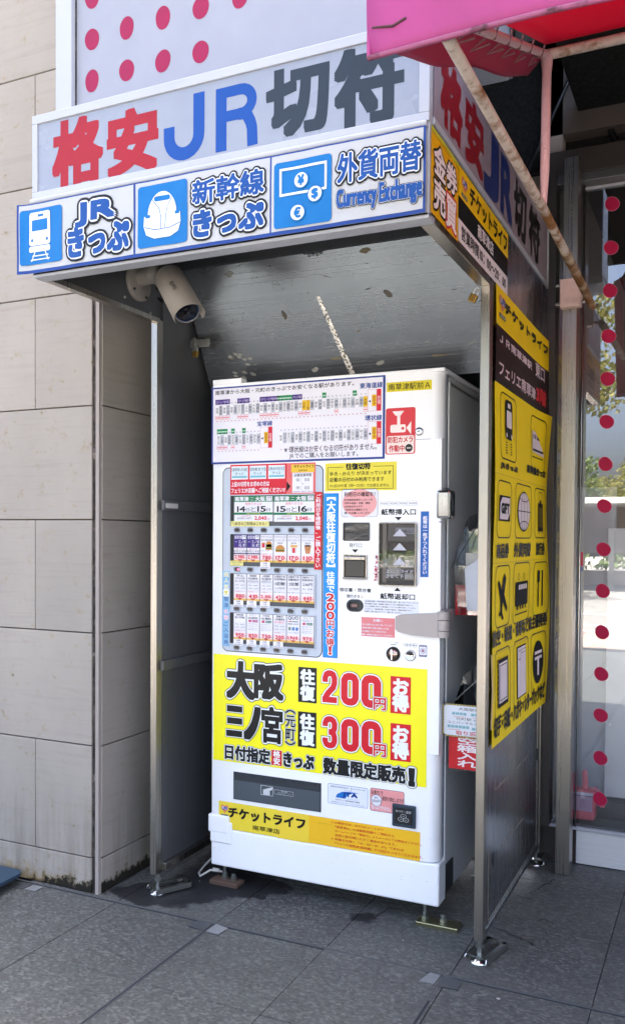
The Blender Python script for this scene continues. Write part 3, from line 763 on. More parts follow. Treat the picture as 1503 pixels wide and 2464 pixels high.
# canopy: open box behind the fascia
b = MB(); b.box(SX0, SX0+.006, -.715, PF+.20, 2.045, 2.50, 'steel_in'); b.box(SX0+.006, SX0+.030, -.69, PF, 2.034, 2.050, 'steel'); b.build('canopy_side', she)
b = MB(); b.box(SX1-.006, SX1, -.712, .715, 2.060, 2.2575, 'steel_panel'); b.build('canopy_side', she)
b = MB(); b.box(SX1-.036, SX1-.001, -.69, PF+.0, 2.034, 2.060, 'steel', bev=.002); b.build('canopy_rail', she)
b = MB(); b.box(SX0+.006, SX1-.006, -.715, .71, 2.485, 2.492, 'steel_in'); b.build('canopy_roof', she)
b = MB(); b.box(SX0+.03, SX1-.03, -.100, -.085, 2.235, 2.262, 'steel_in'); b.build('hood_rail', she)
for xx, yy, zz in ((SX0+.0075, -.62, 2.075), (SX0+.0075, -.33, 2.085), (SX0+.0075, -.19, 2.065), (SX0+.0075, -.64, 2.19)):
    b = MB(); b.lathe([(0, .003), (.004, .003), (.006, 0)], (xx, yy, zz), (1, 0, 0), 'galv', 10); b.build('rivet', she)
# sloping hood panel
hp = [Vector((SX0+.035, -.055, 2.262)), Vector((SX1-.030, -.055, 2.262)), Vector((SX1-.030, .155, 1.842)), Vector((SX0+.035, .155, 1.842))]
def hoodmat():
    t = NT('scuffed_steel_hood'); n = t.noise(1, 4, .6, t.pos((1.2, 120, 120))); big = t.noise(2.0, 5, .6); sp = t.noise(13, 5, .65, t.pos((1, 1, 1)))
    col = t.mix(t.ramp(big, [(.4, 0.0), (.65, 1.0)]), lin('787c81'), lin('82878c'))
    col = t.mix(t.ramp(sp, [(.68, 0.0), (.71, .12)]), col, lin('9fa1a0'))
    col = t.mix(t.ramp(t.noise(17, 4, .6), [(.74, 0.0), (.77, .4)]), col, lin('5f584a'))
    t.set(Base_Color=col, Metallic=.85, Roughness=t.math('ADD', t.ramp(n, [(.3, .20), (.7, .3)]), t.ramp(sp, [(.56, 0.0), (.72, .06)])))
    t.bump(n, .03, .002); return t.m
M['hood'] = hoodmat()
nh = (hp[1]-hp[0]).cross(hp[3]-hp[0]).normalized()
if nh.y > 0: nh = -nh
b = MB(); a_ = [p for p in hp]; c_ = [p-nh*.004 for p in hp]
b.face(a_, 'hood'); b.face(c_[::-1], 'hood')
for i in range(4): b.face([a_[i], a_[(i+1) % 4], c_[(i+1) % 4], c_[i]], 'hood')
hood = b.build('hood_panel', she)
hx = (hp[1]-hp[0]); hz = (hp[0]-hp[3])
def hoodfn(u, v, dd): return tuple(hp[3]+hx*u+hz*v+nh*dd)
sh = Sheet(hoodfn)
def ragged(cx, cz, w_, h_, ang, c, lay=1):
    ca, sa = math.cos(ang), math.sin(ang); pts = []
    for k in range(9):
        a = 2*math.pi*k/9; r_ = random.uniform(.65, 1.1); x = w_*r_*math.cos(a); z = h_*r_*math.sin(a); pts.append((cx+(x*ca-z*sa)/1.15, cz+(x*sa+z*ca)/.47))
    sh.poly(pts, c, lay)
TPA, TPB, TPC = flat('90938f', .4), flat('55524c', .7), flat('746d58', .7)
ragged(.17, .90, .022, .012, .1, TPA); ragged(.13, .09, .022, .010, .1, TPA); ragged(.40, .12, .018, .009, .2, TPA); ragged(.62, .13, .018, .010, .2, TPA); ragged(.98, .15, .012, .01, 0, TPA)
ragged(.48, .19, .030, .006, 0, TPC); ragged(.81, .15, .040, .004, 0, TPC); ragged(.63, .93, .02, .010, 0, TPC); ragged(.33, .55, .010, .02, .3, TPB); ragged(.68, .62, .012, .02, .8, TPB)
for k in range(34):
    ragged(random.uniform(.03, .98), random.uniform(.05, .97), random.uniform(.004, .020), random.uniform(.0010, .003), random.uniform(-.4, .4), random.choice([TPB, TPA, TPC, flat('6c7074', .6)]))
sh.rect(.50, .02, .57, .03, TPA, 1)
for k in range(12): ragged(.13+random.uniform(-.03, .05), random.uniform(.1, .3), .006, .012, 1.3, TPA, 2)
sh.build('tape_residue', hood, kind='stuff')
glint_mats = []
b = MB()   # raised pale strip, a glint on the hood modelled as shape and colour
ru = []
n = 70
glint_mat = steel('glint_pale', 'f4f2ec', .25, grime=0, metal=.3)
glint_mats = [glint_mat, glint_mat, glint_mat, steel('glint_dull', 'b4b2aa', .35, grime=0, metal=.6), steel('glint_bright', 'f4f2ea', .2, grime=0, metal=.2), steel('glint_dark', '5c5a50', .3, grime=0, metal=.6)]
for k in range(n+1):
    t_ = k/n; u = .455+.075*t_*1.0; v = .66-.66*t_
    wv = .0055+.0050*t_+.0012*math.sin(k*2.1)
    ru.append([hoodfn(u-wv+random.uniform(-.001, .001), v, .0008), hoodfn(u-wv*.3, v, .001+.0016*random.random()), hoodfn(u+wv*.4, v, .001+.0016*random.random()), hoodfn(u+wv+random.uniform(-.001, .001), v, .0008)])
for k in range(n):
    for j in range(3): b.face([ru[k][j], ru[k][j+1], ru[k+1][j+1], ru[k+1][j]], random.choice(glint_mats))
b.build('painted_glint', hood)
b = MB()
b.box(.40, .47, -.072, -.060, 2.240, 2.262, 'galv'); b.lathe([(0, .004), (.005, .004), (.006, 0)], (.42, -.060, 2.236), (0, -1, -.4), 'galv', 10); b.lathe([(0, .004), (.005, .004), (.006, 0)], (.45, -.060, 2.236), (0, -1, -.4), 'galv', 10)
b.build('hinge', hood)
# dark underside of the box
b = MB(); b.box(SX0+.007, SX1-.007, -.70, -.50, 2.262, 2.268, 'darkbrown'); b.build('box_underside', she)
b = MB(); b.box(SX0, SX1, -.715, -.690, 2.050, 2.2570, 'darkbrown'); b.build('fascia_back', she)

# --- stickers on the right-hand side of the canopy
YEL = 'e8b800'; YEL2 = 'f2cf10'
def wall_wave(a, fr, ph): return lambda u, v, dd: (SX1+.0008+dd+a*(1+math.sin(u*fr+v*3+ph)), u, v)
stk = [(-0.7117, 2.2707), (-0.504, 2.2461), (-0.4977, 2.0787), (-0.7147, 2.0562), (-0.4981, 2.2485), (0.0353, 2.2889), (0.046, 2.0816), (-0.4914, 2.0706)]
sh = Sheet(side(SX1), False)
sa = (-.724, 2.052, -.5015, 2.252)
sh.R(sa, flat('e3a800', .4), 2)
sh.line([(sa[0], sa[3]-.004), (-.62, sa[3]-.003), (sa[2], sa[3]-.006)], .012, flat('b9b020', .8), 4)
def olt(sh, ch, r_, c, o1, o2=None, b_=.03, lay=3): sh.T(ch, r_, c, lay, bold=b_, outline=((o1, .10),) if not o2 else ((o2, .15), (o1, .08)), res=4)
WP = flat('eadfe2', .4)
for ch, r_, oc in (('金', sub(sa, .10, .52, .50, .86), K_), ('券', sub(sa, .54, .53, .92, .86), K_), ('売', sub(sa, .10, .10, .50, .46), K_), ('買', sub(sa, .54, .06, .92, .44), flat('c8283c', .4))):
    sh.T(ch, r_, WP, 3, bold=.03, outline=((oc, .075),), res=4)
sh.build('corner_sticker', she)
sh = Sheet(side(SX1), False)
sb = (-.4985, 2.058, .048, 2.252); zt = .62; zb_ = .30
sh.R(sub(sb, 0, .60, 1, 1), flat('ecc000', .4), 2); sh.R(sub(sb, 0, .30, 1, .60), K_, 2); sh.R(sub(sb, 0, 0, 1, .30), flat('e4d8dc', .4), 2)
logo(sh, sub(sb, .04, .64, .15, .95), 4)
sh.T('チケットライフ', sub(sb, .19, .67, .97, .92), K_, 4, bold=.04); sh.T('南草津店', sub(sb, .34, .35, .66, .55), WP, 4, bold=.02); sh.T('営業時間10：00～20：00', sub(sb, .05, .06, .95, .25), K_, 4, bold=.02)
sh.build('hours_sticker', she)
# lettering of the lit sign, side face
b = MB(); b.box(SX1-.004, SX1-.0015, -.700, .705, 2.279, 2.492, flat('857880', .5)); b.build('side_sign_face', she)  # pinkish grey holds the awning's shade and pink cast in its colour
b = MB(); b.box(SX1-.012, SX1+.004, -.712, .712, 2.2595, 2.277, 'alu', bev=.002); b.box(SX1-.012, SX1+.004, -.712, .712, 2.492, 2.506, 'alu', bev=.002); b.box(SX1-.012, SX1+.004, .700, .714, 2.277, 2.492, 'alu', bev=.002); b.build('side_sign_frame', she)
b = MB(); b.box(SX0+.01, SX1-.012, -.52, .71, 2.4925, 2.4955, 'alu'); b.build('box_top', she)
sh = Sheet(side(SX1-.0015))
xs = [(-0.6439, 2.2345), (-0.47, 2.3078), (-0.4319, 2.2891), (-0.2586, 2.3598), (-0.231, 2.3333), (-0.0881, 2.3499), (-0.0401, 2.3277), (0.0969, 2.3354), (0.1398, 2.3505), (0.3135, 2.4116), (0.3699, 2.3852), (0.5545, 2.4475)]
for k, (ch, c) in enumerate((('格', flat('7a1420', .4)), ('安', flat('7a1420', .4)), ('J', flat('182a64', .4)), ('R', flat('182a64', .4)), ('切', flat('0c0e12', .4)), ('符', flat('0c0e12', .4)))):
    sh.T(ch, (xs[2*k][0], 2.305, xs[2*k+1][0], 2.468), c, 1, bold=.05, res=4)
sh.build('side_lettering', she)

# ------------------------------------------------------------------ posters on the side panel
def sidewave(a, f1, ph, edge=0.):
    def fn(u, v, dd):
        e_ = max(0, (u-.45)/.3)
        return (SX1+.0015+dd+a*(1+math.sin(v*f1+ph+u*2.)) + edge*e_*e_*(1+math.sin(v*7+ph)), u, v)
    return fn
sh = Sheet(sidewave(.0015, 14, .5, .004), True)
pa = (-.1015, 1.765, .716, 2.058)
sh.rect(pa[0], 1.938, pa[2], pa[3], flat('f0c800', .6), 0); sh.rect(pa[0], pa[1], pa[2], 1.938, flat('241419', .5), 0)
logo(sh, (-.075, 1.965, .015, 2.045), 3)
sh.T('チケットライフ', (0.0009, 1.9953, 0.688, 2.0275), K_, 3, bold=.045)
PW_ = flat('ddc6d0', .35)
sh.T('ＪＲ南草津駅', (-0.0669, 1.8882, 0.4113, 1.9154), PW_, 3, bold=.02); sh.T('東口', (0.4781, 1.8811, 0.6326, 1.9342), PW_, 3, bold=.02)
sh.T('フェリエ南草津', (-0.0679, 1.7893, 0.4754, 1.8324), PW_, 3, bold=.02); sh.T('3階', (0.4907, 1.7921, 0.662, 1.8472), flat('d0202c', .35), 3, bold=.04)
pw = sh.build('poster', she); pw['label'] = 'yellow and black shop name poster with station directions'
YP = flat('f2d208', .6)
def psheet(z0, z1, ph, edge): 
    return Sheet(sidewave(.0025, 9, ph, edge), True)
sh = psheet(0, 0, 1.2, .013)
pb = (-.105, .640, .748, 1.764)
sh.rect(pb[0], pb[1], pb[2], pb[3], YP, 0)
for z in (1.485, 1.208, .925): sh.rect(pb[0], z-.001, pb[2], z+.001, flat('c4a600', .4), 1)
def icon(r_): sh.frame(r_, .0042, K_, 3, .032)
A1 = (-0.0415, 1.5665, 0.1826, 1.7377); A2 = (0.4193, 1.5753, 0.6582, 1.758)
A1 = (A1[0], 1.535, A1[2], 1.745); A2 = (A2[0], 1.535, A2[2], 1.735)
KD = flat('15151a', .7); WI = flat('e2d2d8', .35)
icon(A1); icon(A2)
sh.R(sub(A1, .28, .32, .72, .92), KD, 4, .02); sh.R(sub(A1, .35, .50, .66, .76), WI, 5, .006); sh.R(sub(A1, .42, .80, .58, .87), WI, 5); 
for u in (.35, .66): sh.poly(circ(*P(A1, u, .38), .008), WI, 5)
for k in range(5):
    for u in (.36, .64): sh.R(sub(A1, u-.05, .26-.04*k, u+.05, .275-.04*k), KD, 4)
sh.poly([P(A2, .1, .34), P(A2, .1, .72), P(A2, .35, .70), P(A2, .7, .5), P(A2, .9, .36), P(A2, .9, .30)], WI, 4)
for u in (.16, .28): sh.R(sub(A2, u, .58, u+.06, .66), KD, 5)
sh.poly([P(A2, .42, .58), P(A2, .42, .66), P(A2, .62, .58)], KD, 5); sh.R(sub(A2, .15, .36, .85, .40), KD, 5); sh.R(sub(A2, .1, .24, .82, .26), KD, 4)
sh.T('JRきっぷ', (-0.0428, 1.5032, 0.1939, 1.5229), K_, 4, bold=.06); sh.T('新幹線きっぷ', (0.3493, 1.5202, 0.6724, 1.5471), K_, 4, bold=.06)
B1, B2, B3 = (-0.0784, 1.2853, 0.1095, 1.4672), (0.1662, 1.2852, 0.4251, 1.4726), (0.4831, 1.2869, 0.688, 1.4748)
for r_ in (B1, B2, B3): icon(r_)
sh.poly([P(B1, .12, .30), P(B1, .12, .74), P(B1, .88, .74), P(B1, .88, .30)], KD, 4); sh.poly([P(B1, .16, .33), P(B1, .16, .60), P(B1, .30, .71), P(B1, .84, .71), P(B1, .84, .45), P(B1, .70, .33)], WI, 5)
sh.T('GIFT', sub(B1, .24, .44, .78, .60), KD, 6, bold=.06)
cx_, cz_ = P(B2, .5, .5); rx_, rz_ = (B2[2]-B2[0])*.38, (B2[3]-B2[1])*.37
sh.poly(circ(cx_, cz_, rx_, rz_), KD, 4); sh.poly(circ(cx_, cz_, rx_*.93, rz_*.95), WI, 5)
for f_ in (.5,): sh.frame((cx_-rx_*f_, cz_-rz_*.97, cx_+rx_*f_, cz_+rz_*.97), .003, KD, 6, rx_*f_)
sh.line([(cx_, cz_-rz_), (cx_, cz_+rz_)], .003, KD, 6); sh.line([(cx_-rx_, cz_), (cx_+rx_, cz_)], .003, KD, 6)
for s_ in (-1, 1): sh.line([(cx_-rx_*.75, cz_+s_*rz_*.66), (cx_-rx_*.3, cz_+s_*rz_*.5), (cx_+rx_*.3, cz_+s_*rz_*.5), (cx_+rx_*.75, cz_+s_*rz_*.66)], .003, KD, 6)
sh.R(sub(B3, .28, .14, .72, .70), KD, 4, .006)
for k in range(5): sh.R(sub(B3, .34+.075*k, .22, .355+.075*k, .62), flat('c4a600', .4), 5)
sh.line([P(B3, .38, .70), P(B3, .38, .92), P(B3, .62, .92), P(B3, .62, .70)], .003, KD, 4); sh.R(sub(B3, .44, .70, .56, .76), KD, 4)
for u in (.36, .64): sh.poly(circ(*P(B3, u, .12), .005), KD, 4)
sh.T('商品券', (-0.0722, 1.2242, 0.083, 1.2685), K_, 4, bold=.05); sh.T('外貨両替', (0.1636, 1.2241, 0.4175, 1.2696), K_, 4, bold=.05); sh.T('旅行券', (0.5125, 1.2254, 0.6553, 1.2707), K_, 4, bold=.05)
C1, C2, C3 = (-0.0739, 1.0038, 0.1167, 1.2005), (0.1671, 0.9955, 0.4221, 1.2037), (0.4884, 0.9968, 0.7021, 1.199)
for r_ in (C1, C2, C3): icon(r_)
pl_ = [(.62, .86), (.72, .78), (.60, .52), (.82, .30), (.80, .22), (.50, .40), (.46, .24), (.56, .14), (.50, .10), (.38, .20), (.26, .18), (.24, .22), (.36, .28), (.34, .44), (.16, .72), (.24, .76), (.44, .60), (.50, .78)]
sh.poly([P(C1, u, v) for u, v in pl_], KD, 4)
sh.R(sub(C2, .12, .28, .88, .68), KD, 4, .01); 
for k in range(4): sh.R(sub(C2, .30+.13*k, .55, .40+.13*k, .63), WI, 5)
for u in (.30, .62): 
    sh.line([P(C2, u, .70), P(C2, u-.06, .76), P(C2, u, .82), P(C2, u+.06, .76), P(C2, u, .70)], .0025, KD, 4); sh.R(sub(C2, u-.08, .22, u, .28), KD, 4); sh.R(sub(C2, u+.1, .22, u+.16, .28), KD, 4)
sh.R(sub(C2, .12, .14, .86, .16), KD, 4)
for u in (.36, .62): sh.R(sub(C3, u-.035, .16, u+.035, .84), KD, 4, .004)
sh.R(sub(C3, .28, .62, .44, .84), KD, 4)
sh.T('航空・鉄道・食事など株主優待券', ((-0.1088, 0.9737)[0], .952, (0.6832, 0.9631)[0], 1.000), K_, 4, bold=.05)
D1, D2, D3 = (-0.0811, 0.7177, 0.1279, 0.936), (0.1775, 0.7075, 0.4189, 0.9369), (0.4626, 0.7072, 0.6791, 0.9328)
for r_ in (D1, D2, D3): icon(r_)
sh.R(sub(D1, .16, .16, .84, .86), KD, 4)
for k in range(9):
    for u in (.15, .85): sh.poly(circ(*P(D1, u, .18+.08*k), .004, n=8), YP, 5)
    for v in (.15, .87):
        if k < 7: sh.poly(circ(*P(D1, .20+.1*k, v), .004, n=8), YP, 5)
sh.R(sub(D1, .24, .22, .76, .80), WI, 5); sh.frame(sub(D1, .28, .25, .72, .77), .003, KD, 6)
sh.R(sub(D2, .20, .12, .80, .90), KD, 4); sh.R(sub(D2, .23, .14, .77, .88), WI, 5); sh.frame(sub(D2, .27, .70, .42, .84), .002, KD, 6); sh.frame(sub(D2, .48, .78, .76, .84), .0015, KD, 6)
cx_, cz_ = P(D3, .5, .5); sh.poly(circ(cx_, cz_, (D3[2]-D3[0])*.36, (D3[3]-D3[1])*.36), KD, 4)
for a, c, e_, f_ in ((.26, .58, .74, .63), (.26, .49, .74, .54), (.44, .22, .56, .52)): sh.R(sub(D3, a, c+.06, e_, f_+.06), WI, 5)
sh.T('切手・印紙・ハガキ・レターパックなど', ((-0.0886, 0.7126)[0], .668, (0.6856, 0.6879)[0], .730), K_, 4, bold=.05)
pp = sh.build('poster', she); pp['label'] = 'long yellow poster of ticket and travel pictograms'
b = MB(); b.tube([(SX1+.004, -.108, .70), (SX1+.006, -.103, .82), (SX1+.003, -.11, .93)], .003, flat('b8a070', .6), 6); b.build('curled_edge', she)

# ================================================================== THE TICKET MACHINE
VM = thing('ticket_vending_machine', 'white ticket vending machine covered with notices and a yellow price banner', 'vending machine', (.44, .35, 0))
VW = .8787; VB = .0722; VT = 1.83
b = MB()
b.box(.004, VW-.008, .075, .74, VB+.005, 1.822, 'vm_side', bev=.004); b.build('body', VM)
def door(z0, z1, name, x0=0.0, pro=0.0):
    """door slab with a softly rounded right-hand corner"""
    b = MB(); r = .034; pts = [(x0, .060), (x0, -pro+.006), (x0+.002, -pro+.002), (x0+.006, -pro)]
    for k in range(9): a = R(90*k/8); pts.append((VW-.006-r+r*math.sin(a), -pro+r-r*math.cos(a)))
    pts += [(VW-.006, .060)]
    n = len(pts); lo = [(x, y, z0) for x, y in pts]; hi = [(x, y, z1) for x, y in pts]
    vs = lo+hi; fs = [(i, (i+1) % n, n+(i+1) % n, n+i) for i in range(n)]
    b.mesh(vs, fs, 'vm_white', False)
    for i in range(len(b.f)): b.sm[i] = 3 <= i <= 12
    b.face(lo[::-1], 'vm_white'); b.face(hi, 'vm_white'); return b.build(name, VM)
# the front door has openings behind the display and the slots; they are set-in boxes standing 1-2 mm proud of it
door(.2165, 1.825, 'door')
b = MB(); b.box(0.0, VW, .0, .075, VB, .213, 'vm_white', bev=.006); b.build('skirt', VM)
b = MB(); b.box(VW-.0055, VW-.001, .062, .074, .10, 1.80, 'vm_white'); b.box(VW-.0075, VW-.004, .060, .0625, .22, 1.82, 'frame_line'); b.build('door_edge', VM)
b = MB(); b.box(.002, VW+.004, -.004, .76, 1.825, 1.837, 'vm_white', bev=.003); b.build('top_cover', VM)
b = MB(); b.box(.006, .125, -.010, .03, 1.835, 1.853, 'vm_white', bev=.002); b.build('top_bracket', VM)
b = MB(); b.box(-.010, .080, -.006, .03, .195, .262, 'vm_white', bev=.006); b.box(-.002, .092, -.0045, .02, .158, .24, 'vm_white', bev=.006); b.build('lower_hinge_cover', VM)
sh = Sheet(front(0)); sh.rect(.69, 1.6065, VW-.04, 1.6085, 'a9b0ba', 1); sh.rect(.685, .575, .690, .5765, 'a9b0ba', 1); sh.build('door_seam', VM)
b = MB(); b.box(VW-.046, VW-.0045, -.0018, .04, .575, 1.6075, 'vm_white', bev=.0012); b.build('door_trim', VM)
b = MB(); b.box(VW-.0085, VW-.0025, .08, .17, .085, .18, flat('33373a', .4)); b.build('rating_plate', VM)
for z in (1.10, .60): 
    b = MB(); b.box(VW-.010, VW-.0035, .09, .72, z-.003, z+.003, 'vm_side'); b.build('side_crease', VM)
b = MB(); b.tube([(VW-.006, .085, 1.80), (VW-.004, .30, 1.795), (VW-.006, .62, 1.79)], .004, 'galv', 8); b.build('drip_rail', VM)

def vsh(): return Sheet(front(0))
def vpart(name, box_, y0, y1, m, bev=.002):
    b = MB(); b.box(box_[0], box_[2], y0, y1, box_[1], box_[3], m, bev=bev); return b.build(name, VM)
sh = vsh(); sc_ = flat('8c8c8a', .6)
for k in range(60):
    x = random.choice([random.uniform(.01, .06), random.uniform(.45, .86), random.uniform(.1, .8)]); z = random.choice([random.uniform(.08, .2), random.uniform(.24, .30), random.uniform(.9, 1.6)]); l = random.uniform(.001, .006); a = random.uniform(-.5, .5)
    yy = -.0003
    sh.line([(x, z), (x+l*math.cos(a), z+l*math.sin(a))], random.uniform(.0004, .0011), sc_, 1)
sh.build('scuffs', VM, kind='stuff')
# --- route map poster
PB = (-.003, 1.548, .6755, 1.8275)
b = MB(); b.box(PB[0], PB[2], -.0032, -.0004, PB[1], PB[3], flat('28418e', .3)); rm = b.build('route_map_poster', VM)
rm['label'] = 'white route map poster framed in dark blue'
def lam():
    t = NT('laminated_white_paper'); t.set(Base_Color=lin('e4e2ec'), Roughness=.16); t.bump(t.noise(5, 3), .4, .006); return t.m
LAM = lam()
sh = Sheet(front(-.0032)); sh.rect(PB[0]+.007, PB[1]+.007, PB[2]-.007, PB[3]-.007, LAM, 1)
NAVY, INK = flat('23408f', .3), flat('1d1f2b', .3)
sh.T('南草津から大阪・元町のきっぷでお安くなる駅があります。', (0.0138, 1.7985, 0.5631, 1.8142), INK, 2, res=2, bold=.02)
sh.T('東海道線', (0.5848, 1.7855, 0.6669, 1.8045), NAVY, 2, res=2, bold=.03); sh.T('環状線', (0.6048, 1.6773, 0.6653, 1.6952), NAVY, 2, res=2, bold=.03); sh.T('宝塚線', (0.1889, 1.6781, 0.2499, 1.6954), NAVY, 2, res=2, bold=.03)
sh.T('※環状線はお安くなる切符がありません。', (0.2994, 1.5793, 0.6475, 1.6018), INK, 2, res=2, bold=.01)
sh.T('JRでのご購入をお願いします。', (0.3186, 1.5567, 0.5802, 1.5778), INK, 2, res=2, bold=.01)
def strip(names, x0, x1, z0, z1, purple=(), green=(), yel=(), red=()):
    n = len(names); w_ = (x1-x0)/(n+3.2)
    for i, nm in enumerate(names):
        a = x0+i*w_; c = a+w_
        sh.rect(a+.0003, z0, c-.0003, z1, 'e6b70c' if nm in yel else ('b9bcc8' if i % 2 else 'e8e8ee'), 2)
        k = max(2, len(nm)); hh = min((z1-z0)*.92, .0105*k); mid = (z0+z1)/2
        sh.T(nm, (a+w_*.16, mid-hh/2, c-w_*.16, mid+hh/2), INK, 3, vertical=True, res=1)
        if nm in red: sh.frame((a, z0-.016, c, z0-.002), .0008, 'd04050', 2); sh.rect(a+.002, z0-.011, c-.002, z0-.007, 'dd7a86', 3)
        sh.rect(a+w_*.35, z1+.006, a+w_*.65, z1+.010, 'a0a4b4', 2)
        sh.rect(a+w_*.3, z0-.024, a+w_*.7, z0-.020, 'c9a8b4', 2)
    a = x0+n*w_
    sh.poly([(a+w_*.75, z0+(z1-z0)*.62), (a+w_*.2, (z0+z1)/2), (a+w_*.75, z0+(z1-z0)*.38)], INK, 3)
    sh.frame((a, z0-.016, a+w_*2.1, z1+.022), .0008, 'c05060', 2)
    sh.rect(a+w_, z0, a+w_*2.05, z1+.004, 'e6b70c', 2); sh.T('南草津', (a+w_*1.15, z0+.004, a+w_*1.9, z1), flat('8a3018', .4), 3, vertical=True, res=1)
    sh.rect(a+w_*2.15, z0-.016, a+w_*3.2, z1+.022, 'd02238', 2); sh.T('往復', (a+w_*2.3, z0+.006, a+w_*3.05, z1), 'f0e8ea', 3, vertical=True, res=1)
    for (s0, s1) in purple: sh.rect(x0+s0*w_, z1+.004, x0+s1*w_, z1+.022, '4a2f86', 2); sh.T('元町きっぷで乗越精算', (x0+s0*w_+.003, z1+.009, x0+s1*w_-.003, z1+.017), 'd8d0ec', 3, res=1)
    for (s0, s1) in green: sh.rect(x0+s0*w_, z1+.004, x0+s1*w_, z1+.022, '1f8a55', 2); sh.rect(x0+s0*w_+.002, z1+.010, x0+s1*w_-.002, z1+.014, 'b8dcc8', 3)
s1 = '姫路 東姫路 御着 ひめじ別所 曽根 宝殿 加古川 東加古川 土山 魚住 大久保 西明石 明石 朝霧 舞子 垂水 塩屋 須磨 須磨海浜公園 鷹取 新長田 兵庫 神戸 元町 三ノ宮 灘 摩耶 六甲道 住吉 摂津本山 甲南山手 芦屋 さくら夙川 西宮 甲子園口 立花 尼崎 塚本 大阪'.split()
strip(s1, .014, .6628, 1.7245, 1.7595, ((0, 4), (6, 9.3), (12, 17), (20.5, 23)), ((16.4, 20.5), (28, 29), (35.4, 36.4)), ('元町', '三ノ宮', '大阪'), s1[:4]+s1[6:9]+s1[12:17]+['神戸', '元町', '三ノ宮', '芦屋', '大阪'])
s2 = '桜島 ＵＳＪ 安治川口 ＪＲ難波 福島 野田 西九条 弁天町 大正 芦原橋 今宮 新今宮 天王寺 寺田町 桃谷 鶴橋 玉造 森ノ宮 大阪城公園 京橋 桜ノ宮 天満'.split()
strip(s2, .2776, .6637, 1.614, 1.652)
s3 = '新三田 三田 道場 武田尾 西宮名塩 宝塚 中山寺 川西池田 北伊丹 伊丹 猪名寺 塚口'.split()
strip(s3, .0209, .2503, 1.616, 1.6525, (), ((0, 3), (4, 5), (7, 8)), (), s3[:3]+[s3[4], s3[7]])
sh.build('lettering', rm)
# --- name plate, camera sticker, lock
r_ = (0.6806, 1.7685, 0.8379, 1.8); sh = vsh(); sh.R(r_, flat('d9c92a', .35), 1); sh.T('南草津駅前Ａ', sub(r_, .04, .16, .96, .84), K_, 2, bold=.01); sh.build('name_sticker', VM)
r_ = (0.6782, 1.5612, 0.7827, 1.7148); sh = vsh(); sh.poly(rr(*r_, .008), flat('d23b42', .35), 1); sh.poly(rr(*sub(r_, .04, .02, .96, .40), .006), flat('ecdcd6', .35), 2)
wt = flat('f0e4e0', .35)
sh.poly([P(r_, .22, .93), P(r_, .62, .93), P(r_, .50, .83), P(r_, .34, .83)], wt, 2); sh.R(sub(r_, .39, .64, .49, .84), wt, 2); sh.poly(rr(*sub(r_, .16, .47, .68, .64), .006), wt, 2); sh.poly([P(r_, .70, .56), P(r_, .86, .70), P(r_, .86, .42)], wt, 2); sh.poly(circ(*P(r_, .58, .555), .005), flat('d23b42', .35), 3)
RD2 = flat('c23238', .35)
sh.T('防犯カメラ', sub(r_, .08, .25, .92, .38), RD2, 3, bold=.03); sh.T('作動中', sub(r_, .12, .06, .64, .20), RD2, 3, bold=.03); sh.poly(circ(*P(r_, .79, .13), .013), flat('2a2626', .4), 3); sh.rect(*P(r_, .72, .115), *P(r_, .86, .145), 'b8b0aa', 4)
sh.build('camera_sticker', VM)
lk = (0.7961, 1.6334); b = MB(); b.lathe([(0, .006), (.009, .006), (.0135, .004), (.0145, 0)], (lk[0], 0, lk[1]), (0, -1, 0), 'chrome', 24); b.lathe([(0, .0065), (.0018, .0065), (.002, .006)], (lk[0], 0, lk[1]), (0, -1, 0), 'black', 12); b.build('key_lock', VM)
# --- return ticket notice
r_ = (0.4565, 1.4426, 0.719, 1.5382); sh = vsh(); YN = flat('e3d548', .25); sh.R(r_, YN, 1)
fr_ = sub(r_, .035, .06, .955, .86); sh.frame(fr_, .0016, K_, 2); sh.R(sub(r_, .26, .80, .68, .96), YN, 3)
sh.T('往復切符', sub(r_, .30, .76, .64, .97), K_, 4, bold=.05); sh.T('ゆき・かえり が決まっています', sub(r_, .07, .55, .93, .70), K_, 4, bold=.01, res=2); sh.T('記載の日付のみ利用できます', sub(r_, .07, .33, .83, .49), K_, 4, bold=.01, res=2); sh.T('＊2名の片道（同一方向）では使えません', sub(r_, .07, .13, .90, .25), K_, 4, res=2)
sh.build('return_notice', VM)
# --- display window with cards
DW = (.0445, .866, .4505, 1.535)
sh = vsh(); sh.poly(rr(*DW, .024), flat('3c4450', .4), 1); sh.poly(rr(DW[0]+.0035, DW[1]+.0035, DW[2]-.0035, DW[3]-.0035, .021), 'vm_grey', 3); dw = sh.build('display_panel', VM)
ux = [(0.0937, 1.2749)[0], (0.1452, 1.2753)[0], (0.2008, 1.2757)[0], (0.2566, 1.2761)[0], (0.3129, 1.2766)[0], (0.3676, 1.277)[0], (0.42, 1.2774)[0]]
cw = (ux[6]-ux[0])/6; ux = [ux[0]+cw*i for i in range(7)]
wx0 = (0.0798, 1.3611)[0]; wx1 = ux[6]+.002
rows = [((0.0807, 1.3231)[1], (0.0801, 1.4323)[1]), ((0.0815, 1.1784)[1], (0.0809, 1.2935)[1]), ((0.0823, 1.0387)[1], (0.0817, 1.1518)[1]), ((0.0831, 0.8977)[1], (0.0825, 1.0099)[1])]
